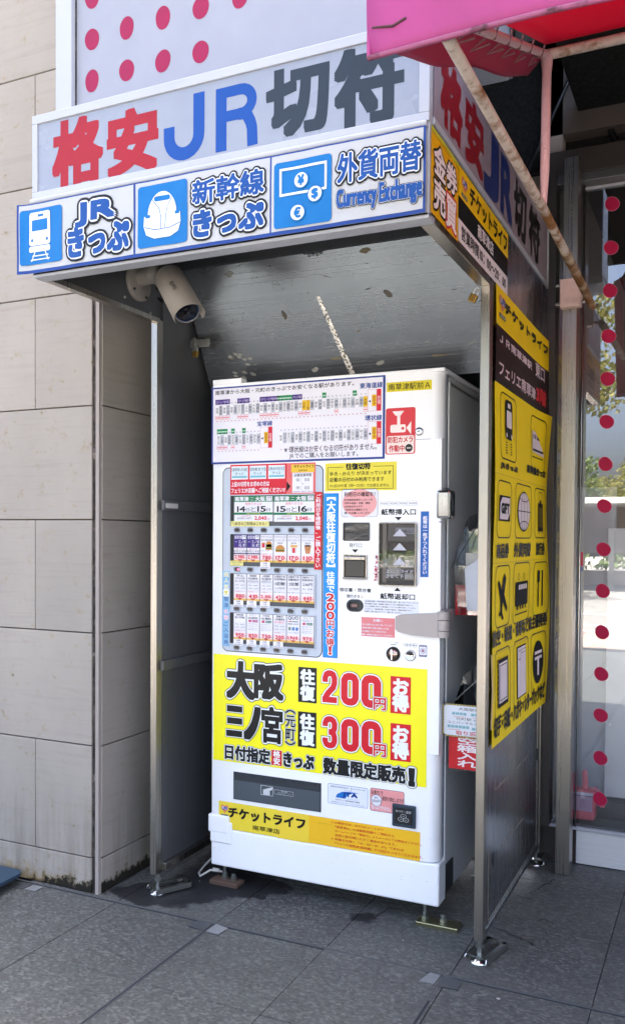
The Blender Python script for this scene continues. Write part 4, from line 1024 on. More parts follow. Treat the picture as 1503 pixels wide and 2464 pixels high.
for (z0, z1) in rows:
    b = MB(); y_ = -.0012
    b.box(wx0, wx1, y_-.0006, y_, z0, z1, flat('55585a', .5)); b.box(wx0, ux[0]-.002, y_-.002, y_-.0006, z0, z1, flat('2e3032', .5)); b.build('card_rack', VM)
    b = MB(); b.box(wx0-.003, wx0, -.006, -.001, z0-.003, z1+.003, 'vm_grey'); b.box(wx1, wx1+.003, -.006, -.001, z0-.003, z1+.003, 'vm_grey'); b.box(wx0, wx1, -.006, -.001, z1, z1+.003, 'vm_grey'); b.box(wx0, wx1, -.006, -.001, z0-.003, z0, 'vm_grey'); b.build('window_frame', VM)
CR = flat('d23348', .3); CRB = flat('c83c50', .3); CY_ = flat('e0b85a', .4); WC = flat('e6e6ee', .25); PUR = flat('3f2a7e', .3); GRN = flat('1c7a4c', .3)
def card(r_):
    x0, z0, x1, z1 = r_; sh = Sheet(front(-.0030)); sh.R(r_, WC, 0); return sh
def tri_down(sh, r_, u=.5): sh.poly([P(r_, u-.22, .10), P(r_, u, .015), P(r_, u+.22, .10)][::1], flat('c05048', .4), 3)
# row 1: two wide cards
z0, z1 = rows[0]
for q_, (a, c, d1, d2) in enumerate(((ux[0], ux[3]-.003, '14', '15'), (ux[3], ux[6]-.002, '15', '16'))):
    r_ = (a+.0015, z0+.0150+.0015*(q_ == 0), c, z1-.002); sh = card(r_)
    sh.R(sub(r_, 0, .77, 1, 1), GRN, 1); sh.T('南草津', sub(r_, .02, .80, .38, .97), WC, 2, bold=.03); sh.T('大阪', sub(r_, .55, .80, .80, .97), WC, 2, bold=.03); sh.R(sub(r_, .83, .80, .98, .98), WC, 2); sh.T('往復', sub(r_, .86, .89, .96, .97), K_, 3, res=2); sh.T('きっぷ', sub(r_, .85, .81, .97, .88), K_, 3, res=2)
    sh.line([P(r_, .42, .93), P(r_, .51, .93)], .0012, WC, 2); sh.line([P(r_, .42, .84), P(r_, .51, .84)], .0012, WC, 2)
    sh.T('使用できる日', sub(r_, .29, .64, .71, .74), CR, 2, res=2); sh.T(d1, sub(r_, .08, .38, .29, .59), K_, 2, bold=.02); sh.T('日', sub(r_, .31, .39, .40, .52), K_, 2); sh.T('と', sub(r_, .44, .38, .57, .57), K_, 2); sh.T(d2, sub(r_, .61, .38, .82, .59), K_, 2, bold=.02); sh.T('日', sub(r_, .84, .39, .93, .52), K_, 2)
    sh.R(sub(r_, 0, .26, 1, .35), GRN, 1); sh.T('往復で200円お得!!', sub(r_, .32, .275, .68, .335), 'd8dc60', 2, res=2); sh.T('返品交換不可', sub(r_, .2, .185, .43, .235), CRB, 2, res=1); sh.T('JR定価2,240円', sub(r_, .08, .07, .44, .16), K_, 2, res=2); sh.T('2,040', sub(r_, .54, .04, .84, .20), CR, 2, bold=.04); sh.T('円', sub(r_, .86, .05, .92, .13), CR, 2)
    sh.build('ticket_card', VM)
names = [
 (('P', '14', '15', '2,980'), ('P', '15', '16', '2,980'), ('F', 'マクドナルド', '株主優待券', '780', 'set'), ('F', 'マクドナルド', 'ハンバーガー', '170', 'bur'), ('F', 'マクドナルド', 'ポテトSサイズ', '170', 'fry'), ('F', 'マクドナルド', 'コーヒーSサイズ', '110', 'cup')),
 (('B', '守山', 'ほたるの湯', '♨入浴券♨', '880'), ('B', '京阪電車', '株主優待券', 'KEIHAN', '410'), ('B', '近鉄電車', '株主優待券', 'KINTETSU', '2,100'), ('K', '京都地下鉄', '普通回数券', '1区間', '220円区間', '420'), ('K', '京都地下鉄', '普通回数券', '2区間', '260円区間', '500'), ('K', '京都市バス', '普通回数券', '230円', '均一区間', '440')),
 (('B', '草津水春', '♨入浴券♨', '', '950'), ('L', 'イオン', '株主優待券', '850'), ('L', '平和堂', '株主優待券', '750'), ('B', '伊勢丹', 'お買物割引券', '10%割引', '200'), ('Q', 'QUO', '額面2,000円', '1,960'), ('L', 'ジェフ', 'グルメカード', '970'))]
for ri, row in enumerate(names):
    z0, z1 = rows[ri+1]
    for ci, cd in enumerate(row):
        r_ = (ux[ci]+.0015, z0+.0150, ux[ci+1]-.0015, z1-.002); sh = card(r_); price = cd[3] if cd[0] in 'PFL' else (cd[4] if cd[0] == 'B' else (cd[5] if cd[0] == 'K' else cd[3]))
        sh.R(sub(r_, 0, 0, 1, .08), CY_, 1); tri_down(sh, r_)
        if cd[0] == 'P':
            sh.R(sub(r_, 0, .52, 1, 1), PUR, 1); sh.T('南草津', sub(r_, .05, .84, .60, .97), WC, 2, bold=.01, res=2); sh.R(sub(r_, .64, .84, .97, .98), WC, 2); sh.T('往復', sub(r_, .70, .90, .92, .97), K_, 3, res=1); sh.T('三ノ宮', sub(r_, .38, .69, .97, .80), WC, 2, bold=.01, res=2); sh.T('元', sub(r_, .38, .55, .62, .66), WC, 2, bold=.01, res=2); sh.T('町', sub(r_, .74, .55, .97, .66), WC, 2, bold=.01, res=2); sh.line([P(r_, .08, .74), P(r_, .26, .74)], .001, WC, 2)
            sh.T('使用できる日', sub(r_, .15, .455, .8, .50), CRB, 2, res=1); sh.T(cd[1]+'日と'+cd[2]+'日', sub(r_, .02, .36, .98, .44), K_, 2, res=2, bold=.01); sh.R(sub(r_, 0, .285, 1, .335), PUR, 1); sh.T('往復で300円お得', sub(r_, .1, .295, .9, .33), 'd8c860', 2, res=1); sh.T('JR定価3,280円 返品不可', sub(r_, .04, .225, .96, .265), K_, 2, res=1)
        elif cd[0] == 'F':
            sh.T(cd[1], sub(r_, .05, .88, .95, .97), K_, 2, res=2); sh.T(cd[2], sub(r_, .05, .77, .95, .85), K_, 2, res=2)
            if cd[4] != 'set': sh.T('無料券', sub(r_, .3, .67, .7, .74), K_, 2, res=2)
            bun, meat, grn_ = flat('c98a48', .5), flat('5a3420', .5), flat('7a9a3c', .5)
            def burger(u, v, s_): sh.poly([P(r_, u+s_*math.cos(R(a)), v+s_*.45*math.sin(R(a))) for a in range(0, 181, 20)], bun, 2); sh.R(sub(r_, u-s_, v-.03, u+s_, v), grn_, 2); sh.R(sub(r_, u-s_*.95, v-.06, u+s_*.95, v-.03), meat, 2); sh.R(sub(r_, u-s_, v-.10, u+s_, v-.06), bun, 2)
            if cd[4] == 'bur': burger(.5, .48, .36)
            if cd[4] == 'set': burger(.68, .66, .24); burger(.68, .55, .26); sh.R(sub(r_, .12, .54, .36, .68), CR, 2); sh.R(sub(r_, .10, .68, .40, .72), bun, 2); sh.T('1枚につき 1人様', sub(r_, .1, .40, .7, .44), K_, 2, res=1); sh.T('有効期限あります', sub(r_, .05, .28, .95, .33), CRB, 2, res=1)
            if cd[4] == 'fry': sh.poly([P(r_, .32, .36), P(r_, .68, .36), P(r_, .72, .56), P(r_, .28, .56)], flat('d9d0cc', .4), 2); sh.R(sub(r_, .40, .36, .60, .54), CR, 3); sh.poly([P(r_, .28, .56), P(r_, .74, .56), P(r_, .80, .64), P(r_, .22, .64)], flat('d8a850', .5), 2)
            if cd[4] == 'cup': sh.poly([P(r_, .34, .34), P(r_, .66, .34), P(r_, .76, .62), P(r_, .24, .62)], flat('c4875a', .5), 2); sh.poly(circ(*P(r_, .5, .62), (r_[2]-r_[0])*.26, .003, n=12), flat('4a2c1c', .4), 3); sh.T('CAFE', sub(r_, .36, .46, .64, .52), flat('a05a30', .5), 3, res=1)
        elif cd[0] == 'B':
            sh.T(cd[1], sub(r_, .22, .90, .78, .98), K_, 2, res=2, bold=.01); sh.T(cd[2], sub(r_, .12, .80, .88, .88), K_, 2, res=2, bold=.01)
            if cd[3]: sh.T(cd[3], sub(r_, .10, .69, .90, .78), CR if '%' in cd[3] else flat('5a5c66', .4), 2, res=2)
            sh.frame(sub(r_, .06, .40, .94, .66), .0004, '8a8c94', 1); sh.T('平日 : 980円', sub(r_, .14, .55, .86, .61), K_, 2, res=1); sh.T('土日祝 : 1,080円', sub(r_, .1, .44, .90, .50), K_, 2, res=1); sh.T('有効期限あります', sub(r_, .08, .32, .92, .37), CRB, 2, res=1)
        elif cd[0] == 'K':
            sh.T(cd[1], sub(r_, .08, .90, .92, .98), K_, 2, res=2, bold=.01); sh.T(cd[2], sub(r_, .08, .80, .92, .88), K_, 2, res=2, bold=.01); sh.frame(sub(r_, .06, .44, .94, .76), .0004, '8a8c94', 1, .004); sh.T(cd[3], sub(r_, .14, .62, .86, .73), K_, 2, res=2, bold=.02); sh.T(cd[4], sub(r_, .14, .48, .86, .55), K_, 2, res=1); sh.T('毎日ご利用できます', sub(r_, .05, .34, .95, .39), K_, 2, res=1)
        elif cd[0] == 'L':
            sh.T(cd[1], sub(r_, .22, .90, .78, .98), K_, 2, res=2); sh.T(cd[2], sub(r_, .12, .80, .88, .88), K_, 2, res=2, bold=.01)
            sh.R(sub(r_, .15, .68, .38, .77), flat('c05070', .4), 2); sh.R(sub(r_, .45, .68, .90, .77), flat('b04878' if ri == 2 and ci == 1 else '3c7a60', .4), 2); sh.T('MaxValu' if ci == 1 else 'HEIWA', sub(r_, .5, .70, .86, .75), WC, 3, res=1)
            for v in (.60, .52, .44, .38): sh.T('お買物にご利用いただけます', sub(r_, .1, v, .9, v+.035), flat('50525c', .5), 2, res=1)
        else:
            sh.T('QUO', sub(r_, .10, .84, .90, .98), flat('5a6068', .4), 2, bold=.03); sh.R(sub(r_, .1, .77, .4, .80), 'b05040', 2); sh.R(sub(r_, .42, .77, .88, .80), '3c6a50', 2); sh.T(cd[2], sub(r_, .08, .66, .92, .73), K_, 2, res=2); 
            for u, hx_ in ((.22, '7a8a7c'), (.50, '5080b0'), (.78, '4070b8')): sh.R(sub(r_, u-.10, .46, u+.10, .58), flat(hx_, .4), 2)
            sh.T('コンビニなどで使えます', sub(r_, .06, .35, .94, .40), K_, 2, res=1)
        sh.R(sub(r_, 0, .08, 1, .27), flat('ecd4d8', .3), 1)
        sh.T(price, sub(r_, .18 if len(price) < 5 else .08, .11, .84, .24), CR, 3, bold=.05, res=2); sh.T('円', sub(r_, .88, .11, .98, .17), CR, 3, res=1)
        sh.build('ticket_card', VM)
# expiry tags and small notes under the cards
def tagp(cx, zc, l2, l3, wd=.040, hh=.0235):
    r_ = (cx-wd/2, zc-hh/2, cx+wd/2, zc+hh/2); sh = Sheet(front(-.0062)); sh.R(r_, flat('ecebf2', .3), 0)
    sh.T('有効期限', sub(r_, .3, .70, .7, .92), K_, 1, res=1, bold=.01); sh.T(l2, sub(r_, .28, .38, .72, .60), K_, 1, res=1, bold=.01); sh.T(l3, sub(r_, .06, .06, .94, .30), K_, 1, res=1, bold=.01); sh.build('expiry_tag', VM)
mid = lambda i: (ux[i]+ux[i+1])/2-.004
tagp(mid(2), rows[1][0]+.0045, '2025年', '9月30日まで')
for i, t_ in enumerate(('11月30日まで', '7月15日まで', '7月31日まで')): tagp(mid(i)-.002*0, rows[2][0]+.0045, '2025年', t_)
for i, t_ in enumerate(('6月25日まで', '6月30日まで', '6月30日まで', '6月30日まで')): tagp(mid(i), rows[3][0]+.0045, '2025年', t_)
YT = flat('e0d98a', .4)
r_ = (0.0826, 1.3216, 0.2409, 1.3404); sh = Sheet(front(-.0062)); sh.R(r_, YT, 0); sh.T('＼本日のご利用はこちら／', sub(r_, .03, .2, .97, .82), K_, 1, res=2, bold=.02); sh.build('today_note', VM)
r_ = (0.0808, 1.1795, 0.1359, 1.1974); sh = Sheet(front(-.0062)); sh.R(r_, YT, 0); sh.T('本日のご利用', sub(r_, .12, .56, .88, .88), K_, 1, res=2); sh.T('はこちら', sub(r_, .25, .12, .75, .42), K_, 1, res=2); sh.build('today_note', VM)
# header of the display
r_ = (0.0771, 1.4327, 0.3077, 1.5435); r2_ = (0.3069, 1.4326, 0.4204, 1.5427); sh = Sheet(front(-.0015)); RH = flat('cf2436', .3); sh.R(r_, RH, 1); sh.R((r_[2], r_[1], r2_[2], r_[3]), flat('dd6a6c', .3), 1)
LB = flat('cfe0ec', .3); AQ = flat('6fb4c4', .3)
for k, (t1) in enumerate(('【南草津→片道】', '【京都まで】', '【先の日付】')):
    c_ = sub(r_, .02+.33*k, .52, .32+.325*k, .95); sh.R(c_, WC, 2); sh.R(sub(c_, .04, .2, .96, .92), LB, 3); sh.R(sub(c_, .04, .12, .96, .26), AQ, 4); sh.T(t1, sub(c_, .05, .62, .95, .86), K_, 5, res=2); sh.T('きっぷ', sub(c_, .26, .34, .74, .54), K_, 5, res=2)
sh.T('上記の切符をお求めの方は', sub(r_, .02, .29, .70, .45), WC, 2, bold=.03, res=2); sh.T('フェリエ3F店舗へご相談ください!!', sub(r_, .02, .08, .97, .24), WC, 2, bold=.03, res=2)
rb = (r_[2], r_[1], r2_[2], r_[3])
sh.R(sub(rb, .16, .70, .96, .95), flat('e6c040', .3), 2); sh.T('チケットライフ', sub(rb, .26, .84, .94, .93), K_, 3, bold=.04, res=2); sh.T('南草津店', sub(rb, .42, .73, .72, .79), K_, 3, res=2)
rc = sub(rb, .20, .06, .92, .69); sh.R(rc, WC, 2); sh.T('店舗営業時間', sub(rc, .08, .80, .92, .96), K_, 3, res=2, bold=.01); sh.T('10：00', sub(rc, .2, .56, .82, .72), K_, 3, res=2); sh.T('～', sub(rc, .44, .42, .58, .47), K_, 3); sh.T('19：00', sub(rc, .2, .16, .82, .32), K_, 3, res=2)
sh.T('※営業時間外・休業日はご利用不可', sub(rc, .02, .03, .98, .09), K_, 3, res=1)
sh.poly([P(rb, .0, .42), P(rb, .14, .27), P(rb, 0, .10)], K_, 2); sh.build('header_notice', VM)
# buttons
def button(cx, cz, lit=False):
    b = MB(); a = rr(cx-.0150, cz-.0100, cx+.0150, cz+.0100, .0098); c = rr(cx-.0128, cz-.0078, cx+.0128, cz+.0078, .0077)
    n = len(a)
    for i in range(n):
        j = (i+1) % n
        b.face([(a[i][0], -.001, a[i][1]), (a[j][0], -.001, a[j][1]), (c[j][0], -.007, c[j][1]), (c[i][0], -.007, c[i][1])], flat('d6dde6', .25), True)
        i2 = rr(cx-.0116, cz-.0062, cx+.0116, cz+.0062, .0060)
        b.face([(c[i][0], -.007, c[i][1]), (c[j][0], -.007, c[j][1]), (i2[j][0], -.0045, i2[j][1]), (i2[i][0], -.0045, i2[i][1])], flat('7c838c', .3), True)
    o = b.build('button', VM)
    b = MB(); b.face([(p[0], -.0046, p[1]) for p in rr(cx-.0116, cz-.0062, cx+.0116, cz+.0062, .006)], flat('6f6a6c', .3))
    b.face([(p[0], -.0050, p[1]) for p in rr(cx-.0082, cz-.0042, cx+.0082, cz+.0042, .002)], flat('3a3838', .2)); b.build('lens', o)
    if lit:
        b = MB(); t = NT('red_lamp'); t.set(Base_Color=lin('e02040')); t.b.inputs['Emission Color'].default_value = (1, .03, .08, 1); t.b.inputs['Emission Strength'].default_value = 3
        b.face([(p[0], -.0054, p[1]) for p in circ(cx+.0052, cz, .0028)], t.m); b.build('lamp', o)
bz = [(0.1085, 1.3082)[1], (0.1084, 1.1668)[1], (0.1092, 1.0245)[1], (0.11, 0.8834)[1]]
b0 = (0.1092, 1.3082)[0]; b5 = (0.3838, 1.3081)[0]
for j, z in enumerate(bz):
    for i in range(6): button(b0+(b5-b0)*i/5, z, j == 1 and i == 0)
# vertical strips
def vstrip(r_, txt, bgc, fg, name, outline=(), bold=.02, pad=.16):
    sh = Sheet(front(-.0062)); sh.R(r_, bgc, 0); x0, z0, x1, z1 = r_; h_ = (z1-z0)
    for (t_, a, c, col, ol) in txt: sh.T(t_, sub(r_, pad, a, 1-pad, c), col or fg, 1, bold=bold, vertical=True, outline=ol, res=3)
    return sh.build(name, VM)
r_ = ((0.4194, 1.4395)[0], (0.4215, 1.1724)[1], (0.4477, 1.4391)[0], (0.4194, 1.4408)[1])
vstrip(r_, [('ご利用日を確認後、', .46, .97, None, ()), ('ご購入下さい', .03, .43, None, ())], flat('cc2030', .3), WC, 'red_strip')
r_ = ((0.0472, 1.1582)[0], (0.0487, 0.8856)[1], (0.0786, 1.159)[0], (0.0472, 1.1591)[1])
sh = Sheet(front(-.0030)); sh.R(r_, flat('86b8dc', .35), 0)
for k, (ch, c) in enumerate((('超', 'd8d060'), ('人', 'd8d060'), ('気', 'd8d060'), ('！', 'd8d060'), ('草', '24408c'), ('津', '24408c'), ('水', 'e89ab0'), ('春', 'e89ab0'), ('ご', '24408c'), ('入', '24408c'), ('浴', '24408c'), ('券', '24408c'))):
    sh.T(ch, sub(r_, .2, 1-(k+.92)/12.2, .82, 1-(k+.18)/12.2), flat(c, .35), 2, res=2, outline=(('f0f0f4', .06),) if k < 4 or 6 <= k < 8 else ())
sh.build('pale_blue_strip', VM)
tl, br = (0.4523, 1.4355), (0.5086, 0.8692); r_ = (tl[0], br[1], tl[0]+(br[0]-(0.4527, 0.8694)[0]), tl[1])
sh = Sheet(front(-.0012)); sh.R(r_, flat('2358a8', .3), 0); sh.R((r_[0]+.0018, r_[1]+.0018, r_[2]-.0018, r_[3]-.0018), flat('1590de', .3), 1)
o1 = ((flat('f0f2f6', .3), .06),)
zz = lambda y_: (y_-354)/(1300-354)
sh.T('【大阪往復切符】', sub(r_, .22, .555, .80, .975), flat('f0f4f8', .3), 2, bold=.04, vertical=True)
sh.T('往復で', sub(r_, .24, .405, .78, .525), flat('f0f4f8', .3), 2, bold=.03, vertical=True)
for k, ch in enumerate('200円お得！'): sh.T(ch, sub(r_, .26, .345-.0545*k, .76, .390-.0545*k) if ch != '！' else sub(r_, .42, .022, .60, .068), flat('c42030', .3), 3, bold=.03, outline=o1, res=4)
sh.build('blue_strip', VM)
tl, br = (0.8063, 1.3717), (0.8331, 1.1564); x1_ = (0.8392, 1.3686)[0]; r_ = ((0.8044, 1.2718)[0], br[1], x1_-.004, tl[1]); sh = Sheet(front(-.0008)); sh.R(r_, flat('1f60b0', .3), 0)
sh.T('紙幣は一枚ずつ入れてください', sub(r_, .26, .05, .74, .93), WC, 2, bold=.03, vertical=True); sh.build('dark_blue_strip', VM)
# balloon notice
r_ = (0.5186, 1.3534, 0.6533, 1.448); sh = Sheet(front(-.001)); sh.poly(rr(*r_, .010), flat('3a4660', .3), 0); sh.poly(rr(r_[0]+.0012, r_[1]+.0012, r_[2]-.0012, r_[3]-.0012, .009), flat('e2e3ea', .3), 1)
sh.poly(circ((r_[0]+r_[2])/2, (r_[1]+r_[3])/2, (r_[2]-r_[0])*.47, (r_[3]-r_[1])*.50), flat('e4a4a4', .3), 2)
sh.T('利用日の確認を！', sub(r_, .08, .74, .92, .90), K_, 3, bold=.02, res=2)
for k, t_ in enumerate(('日付指定往復きっぷにつき', '切符の返品・交換・買取', 'は出来ませんので', 'ご利用日を確認のうえ', '購入をお願いいたします')): sh.T(t_, sub(r_, .09, .585-.118*k, (.85, .79, .58, .72, .78)[k], .66-.118*k), K_, 3, res=2, bold=.02)
sh.poly([P(r_, .20, .02), P(r_, .28, .02), P(r_, .23, -.10)], flat('e2e3ea', .3), 2); sh.build('speech_bubble_notice', VM)
# note denominations and slot labels
ps = [(0.6603, 1.4), (0.6907, 1.3913), (0.6937, 1.3996), (0.7242, 1.391), (0.728, 1.3993), (0.7585, 1.3907), (0.7623, 1.399), (0.7929, 1.3904)]
for k, t_ in enumerate(('¥1000', '¥2000', '¥5000', '¥10000')):
    r_ = (ps[2*k][0], ps[7][1]-.0, ps[2*k+1][0], ps[7][1]+.0165); sh = vsh(); sh.frame(r_, .0007, '5a6270', 1); sh.T(t_, sub(r_, .08, .28, .92, .74), K_, 1, res=2); sh.build('note_label', VM)
def vt(t_, r_, name='lettering', c=K_, **k): sh = vsh(); sh.T(t_, r_, c, 1, **k); return sh.build(name, VM)
vt('紙幣挿入口', (0.6652, 1.3603, 0.7867, 1.3805), bold=.03); vt('発行口', (0.548, 1.2506, 0.5951, 1.265), bold=.01); vt('領収書・問合書', (0.5136, 1.0993, 0.6302, 1.1127), bold=.02); vt('発行ボタン', (0.5405, 1.0787, 0.6023, 1.0904), bold=.02); vt('紙幣返却口', (0.6643, 1.0792, 0.7865, 1.099), bold=.03)
sh = vsh(); sh.poly([(0.7121, 1.354), (0.7385, 1.3539), (0.7262, 1.342)], K_, 1); sh.poly([(0.5579, 1.2442), (0.5831, 1.2445), (0.571, 1.2325)], K_, 1); sh.poly([(0.713, 1.1072), (0.737, 1.1073), (0.7245, 1.1193)], K_, 1); sh.build('arrow_mark', VM)
# coated window of the first slot, issue flap
def recess(r_, name, fr_c, depth_c, rad=.005, lift=.005):
    b = MB(); a = rr(*r_, rad); c = rr(r_[0]+.003, r_[1]+.003, r_[2]-.003, r_[3]-.003, max(rad-.003, .001)); n = len(a)
    for i in range(n):
        j = (i+1) % n
        b.face([(a[i][0], 0, a[i][1]), (a[j][0], 0, a[j][1]), (a[j][0], -lift, a[j][1]), (a[i][0], -lift, a[i][1])], fr_c, True)
        b.face([(a[i][0], -lift, a[i][1]), (a[j][0], -lift, a[j][1]), (c[j][0], -lift, c[j][1]), (c[i][0], -lift, c[i][1])], fr_c)
        b.face([(c[i][0], -lift, c[i][1]), (c[j][0], -lift, c[j][1]), (c[j][0], -.0006, c[j][1]), (c[i][0], -.0006, c[i][1])], fr_c)
    b.face([(p[0], -.0006, p[1]) for p in c], depth_c); return b.build(name, VM)
def filmmat():
    t = NT('crumpled_film_window'); n = t.noise(10, 5, .6, t.pos((1, 1, 3)), 1.5)
    t.set(Base_Color=t.ramp(n, [(.4, lin('1a1918')), (.6, lin('5c5850')), (.75, lin('989288'))]), Roughness=.12); t.bump(n, .8, .01); return t.m
r_ = (0.5269, 1.2731, 0.6238, 1.3351); recess(r_, 'receipt_window', flat('4a4a4a', .3), filmmat())
r_ = ((0.5303, 1.2259)[0], (0.531, 1.144)[1], (0.6158, 1.222)[0], (0.5303, 1.2266)[1]); fl = recess(r_, 'issue_slot', steel('satin_metal', 'a8a49c', .25), flat('2d2c2a', .2), .002, .008)
b = MB(); b.box(r_[0]+.004, r_[2]-.004, -.012, -.003, r_[3]-.020, r_[3]-.006, steel('satin_metal2', 'b4b0a8', .2), bev=.003); b.box(r_[0]+.008, r_[2]-.008, -.009, -.003, r_[1]+.010, r_[3]-.022, flat('4c4a46', .15)); b.box(r_[0]-.001, r_[2]+.001, -.014, -.003, r_[1]-.001, r_[1]+.006, flat('8c8a84', .25), bev=.002); b.build('issue_flap', fl)
for u in (.22, .78):
    b = MB(); b.lathe([(0, .002), (.0025, .002), (.003, 0)], (r_[0]+(r_[2]-r_[0])*u, -.012, r_[3]-.013), (0, -1, 0), 'chrome', 10); b.build('screw', fl)
# bank note window
r_ = ((0.6621, 1.3351)[0], (0.6641, 1.1248)[1], (0.7931, 1.3293)[0], (0.6621, 1.3351)[1]); NW = recess(r_, 'note_window', steel('window_chrome', '8e8c88', .25), flat('4e4d4b', .35), .006, .016)
b = MB()
b.box(r_[0]+.010, r_[0]+.024, -.005, -.001, r_[1]+.01, r_[3]-.005, flat('8a8680', .3), bev=.002)
b.box(r_[0]+.030, r_[2]-.006, -.004, -.001, r_[3]-.060, r_[3]-.006, flat('6e6d6b', .4)); b.box(r_[0]+.030, r_[2]-.006, -.006, -.001, r_[3]-.105, r_[3]-.066, 'black', bev=.001)
b.box(r_[0]+.030, r_[0]+.060, -.004, -.001, r_[1]+.030, r_[3]-.108, flat('9a958c', .3)); b.box(r_[0]+.064, r_[2]-.006, -.004, -.001, r_[1]+.075, r_[3]-.110, flat('a8a294', .35))
b.box(r_[0]+.034, r_[0]+.075, -.007, -.001, r_[1]+.034, r_[1]+.060, flat('b4b0a6', .4), bev=.002); b.box(r_[0]+.09, r_[2]-.010, -.007, -.001, r_[1]+.022, r_[1]+.044, flat('b8b3a8', .4), bev=.002)
b.build('note_acceptor', NW)
sh = Sheet(front(-.0055)); lg = flat('9a9ca4', .3)
sh.R(sub(r_, .42, .82, .96, .92), lg, 0); sh.T('紙幣挿入口', sub(r_, .46, .835, .92, .885), K_, 1, res=2); sh.R(sub(r_, .42, .30, .92, .415), lg, 1); sh.T('紙幣返却口', sub(r_, .46, .345, .88, .39), K_, 2, res=2); sh.poly([P(r_, .66, .33), P(r_, .72, .33), P(r_, .69, .31)], K_, 2); sh.R(sub(r_, .14, .33, .24, .43), lg, 0)
sh.build('inner_label', NW)
b = MB(); b.face([(p[0], -.0152, p[1]) for p in rr(r_[0]+.002, r_[1]+.002, r_[2]-.002, r_[3]-.002, .005)], 'pane'); b.build('pane', NW)
sh = Sheet(front(-.0156)); pw_ = flat('b8bac4', .3)
for v in (.785, .565, .335): sh.poly([P(r_, .39, v), P(r_, .57, v+.115), P(r_, .76, v)], pw_, 0)
sh.T('上にスライド', sub(r_, .20, .205, .94, .265), pw_, 0, bold=.02, res=2); sh.T('させて下さい', sub(r_, .20, .125, .94, .185), pw_, 0, bold=.02, res=2); sh.build('slide_instruction', NW)
r_ = ((0.6401, 1.2335)[0], (0.641, 1.1388)[1], (0.6575, 1.2337)[0], (0.6401, 1.236)[1]); sh = vsh()
for k in range(70): 
    cx = random.uniform(r_[0]+.002, r_[2]-.002); cz = random.uniform(r_[1]+.002, r_[3]-.002); s_ = random.uniform(.002, .005); sh.poly([(cx+s_*random.uniform(.5, 1)*math.cos(a), cz+s_*random.uniform(.5, 1)*math.sin(a)) for a in (0, 1.2, 2.3, 3.6, 5)], flat('c8384c', .4) if k % 3 else flat('e8e0e4', .4), 1+k % 2)
sh.build('torn_red_sticker', VM)
# receipt button
r_ = (0.5406, 1.0353, 0.6035, 1.0716); b = MB(); cx, cz = (r_[0]+r_[2])/2, (r_[1]+r_[3])/2
for (w1, h1, y1, w2, h2, y2, m_) in ((.0305, .0215, 0, .0290, .0200, -.008, 'black'), (.029, .020, -.008, .0215, .0125, -.009, flat('343a40', .3)), (.0215, .0125, -.009, .0195, .0105, -.003, 'black')):
    a = rr(cx-w1, cz-h1, cx+w1, cz+h1, h1*.98); c = rr(cx-w2, cz-h2, cx+w2, cz+h2, h2*.98)
    for i in range(len(a)): j = (i+1) % len(a); b.face([(a[i][0], y1, a[i][1]), (a[j][0], y1, a[j][1]), (c[j][0], y2, c[j][1]), (c[i][0], y2, c[i][1])], m_, True)
b.face([(p[0], -.003, p[1]) for p in rr(cx-.0195, cz-.0105, cx+.0195, cz+.0105, .0102)], 'black'); b.box(cx-.0105, cx+.0105, -.007, -.003, cz-.005, cz+.005, flat('8a6a68', .25), bev=.002); b.build('receipt_button', VM)
# notices
r_ = (0.6055, 1.0314, 0.8004, 1.0755); sh = vsh(); sh.R(r_, flat('b0b6c2', .3), 1); sh.R((r_[0]+.0006, r_[1]+.0006, r_[2]-.0006, r_[3]-.0006), flat('dfe3ec', .3), 2)
for k, t_ in enumerate(('当自動販売機での販売価格3万円未満の販売・購入に対してはインボイス', '発行義務の免除、帳簿類の保存のみで仕入税額控除が可能です。', '※この自販機で発行する領収書はインボイスの要件を満たしていません。', 'インボイス（適格請求書）が必要な場合は、自動販売機ではなく', '店舗でご購入頂きますよう、お願い申し上げます。')): sh.T(t_, sub(r_, .02, .82-.195*k, (.99, .90, .96, .89, .70)[k], .93-.195*k), INK, 3, res=1, bold=.015)
sh.build('invoice_notice', VM)
r_ = (0.596, 0.9509, 0.7172, 1.0157); sh = vsh(); sh.R(r_, flat('dc8084', .3), 1); sh.T('お願い', sub(r_, .36, .78, .64, .92), WC, 2, bold=.03, res=2)
for k, t_ in enumerate(('汚れた紙幣の投入が多く困っております。', '自動販売機の故障の原因となる為', '以上関連このような事があれば', '誰るべを適正に補認させていただきます。'[:0]+'警察へ被害届を提出させていただきます。')): sh.T(t_, sub(r_, .02, .575-.175*k, (.95, .82, .74, .95)[k], .665-.175*k), WC, 2, res=1, bold=.02)
sh.build('pink_notice', VM)
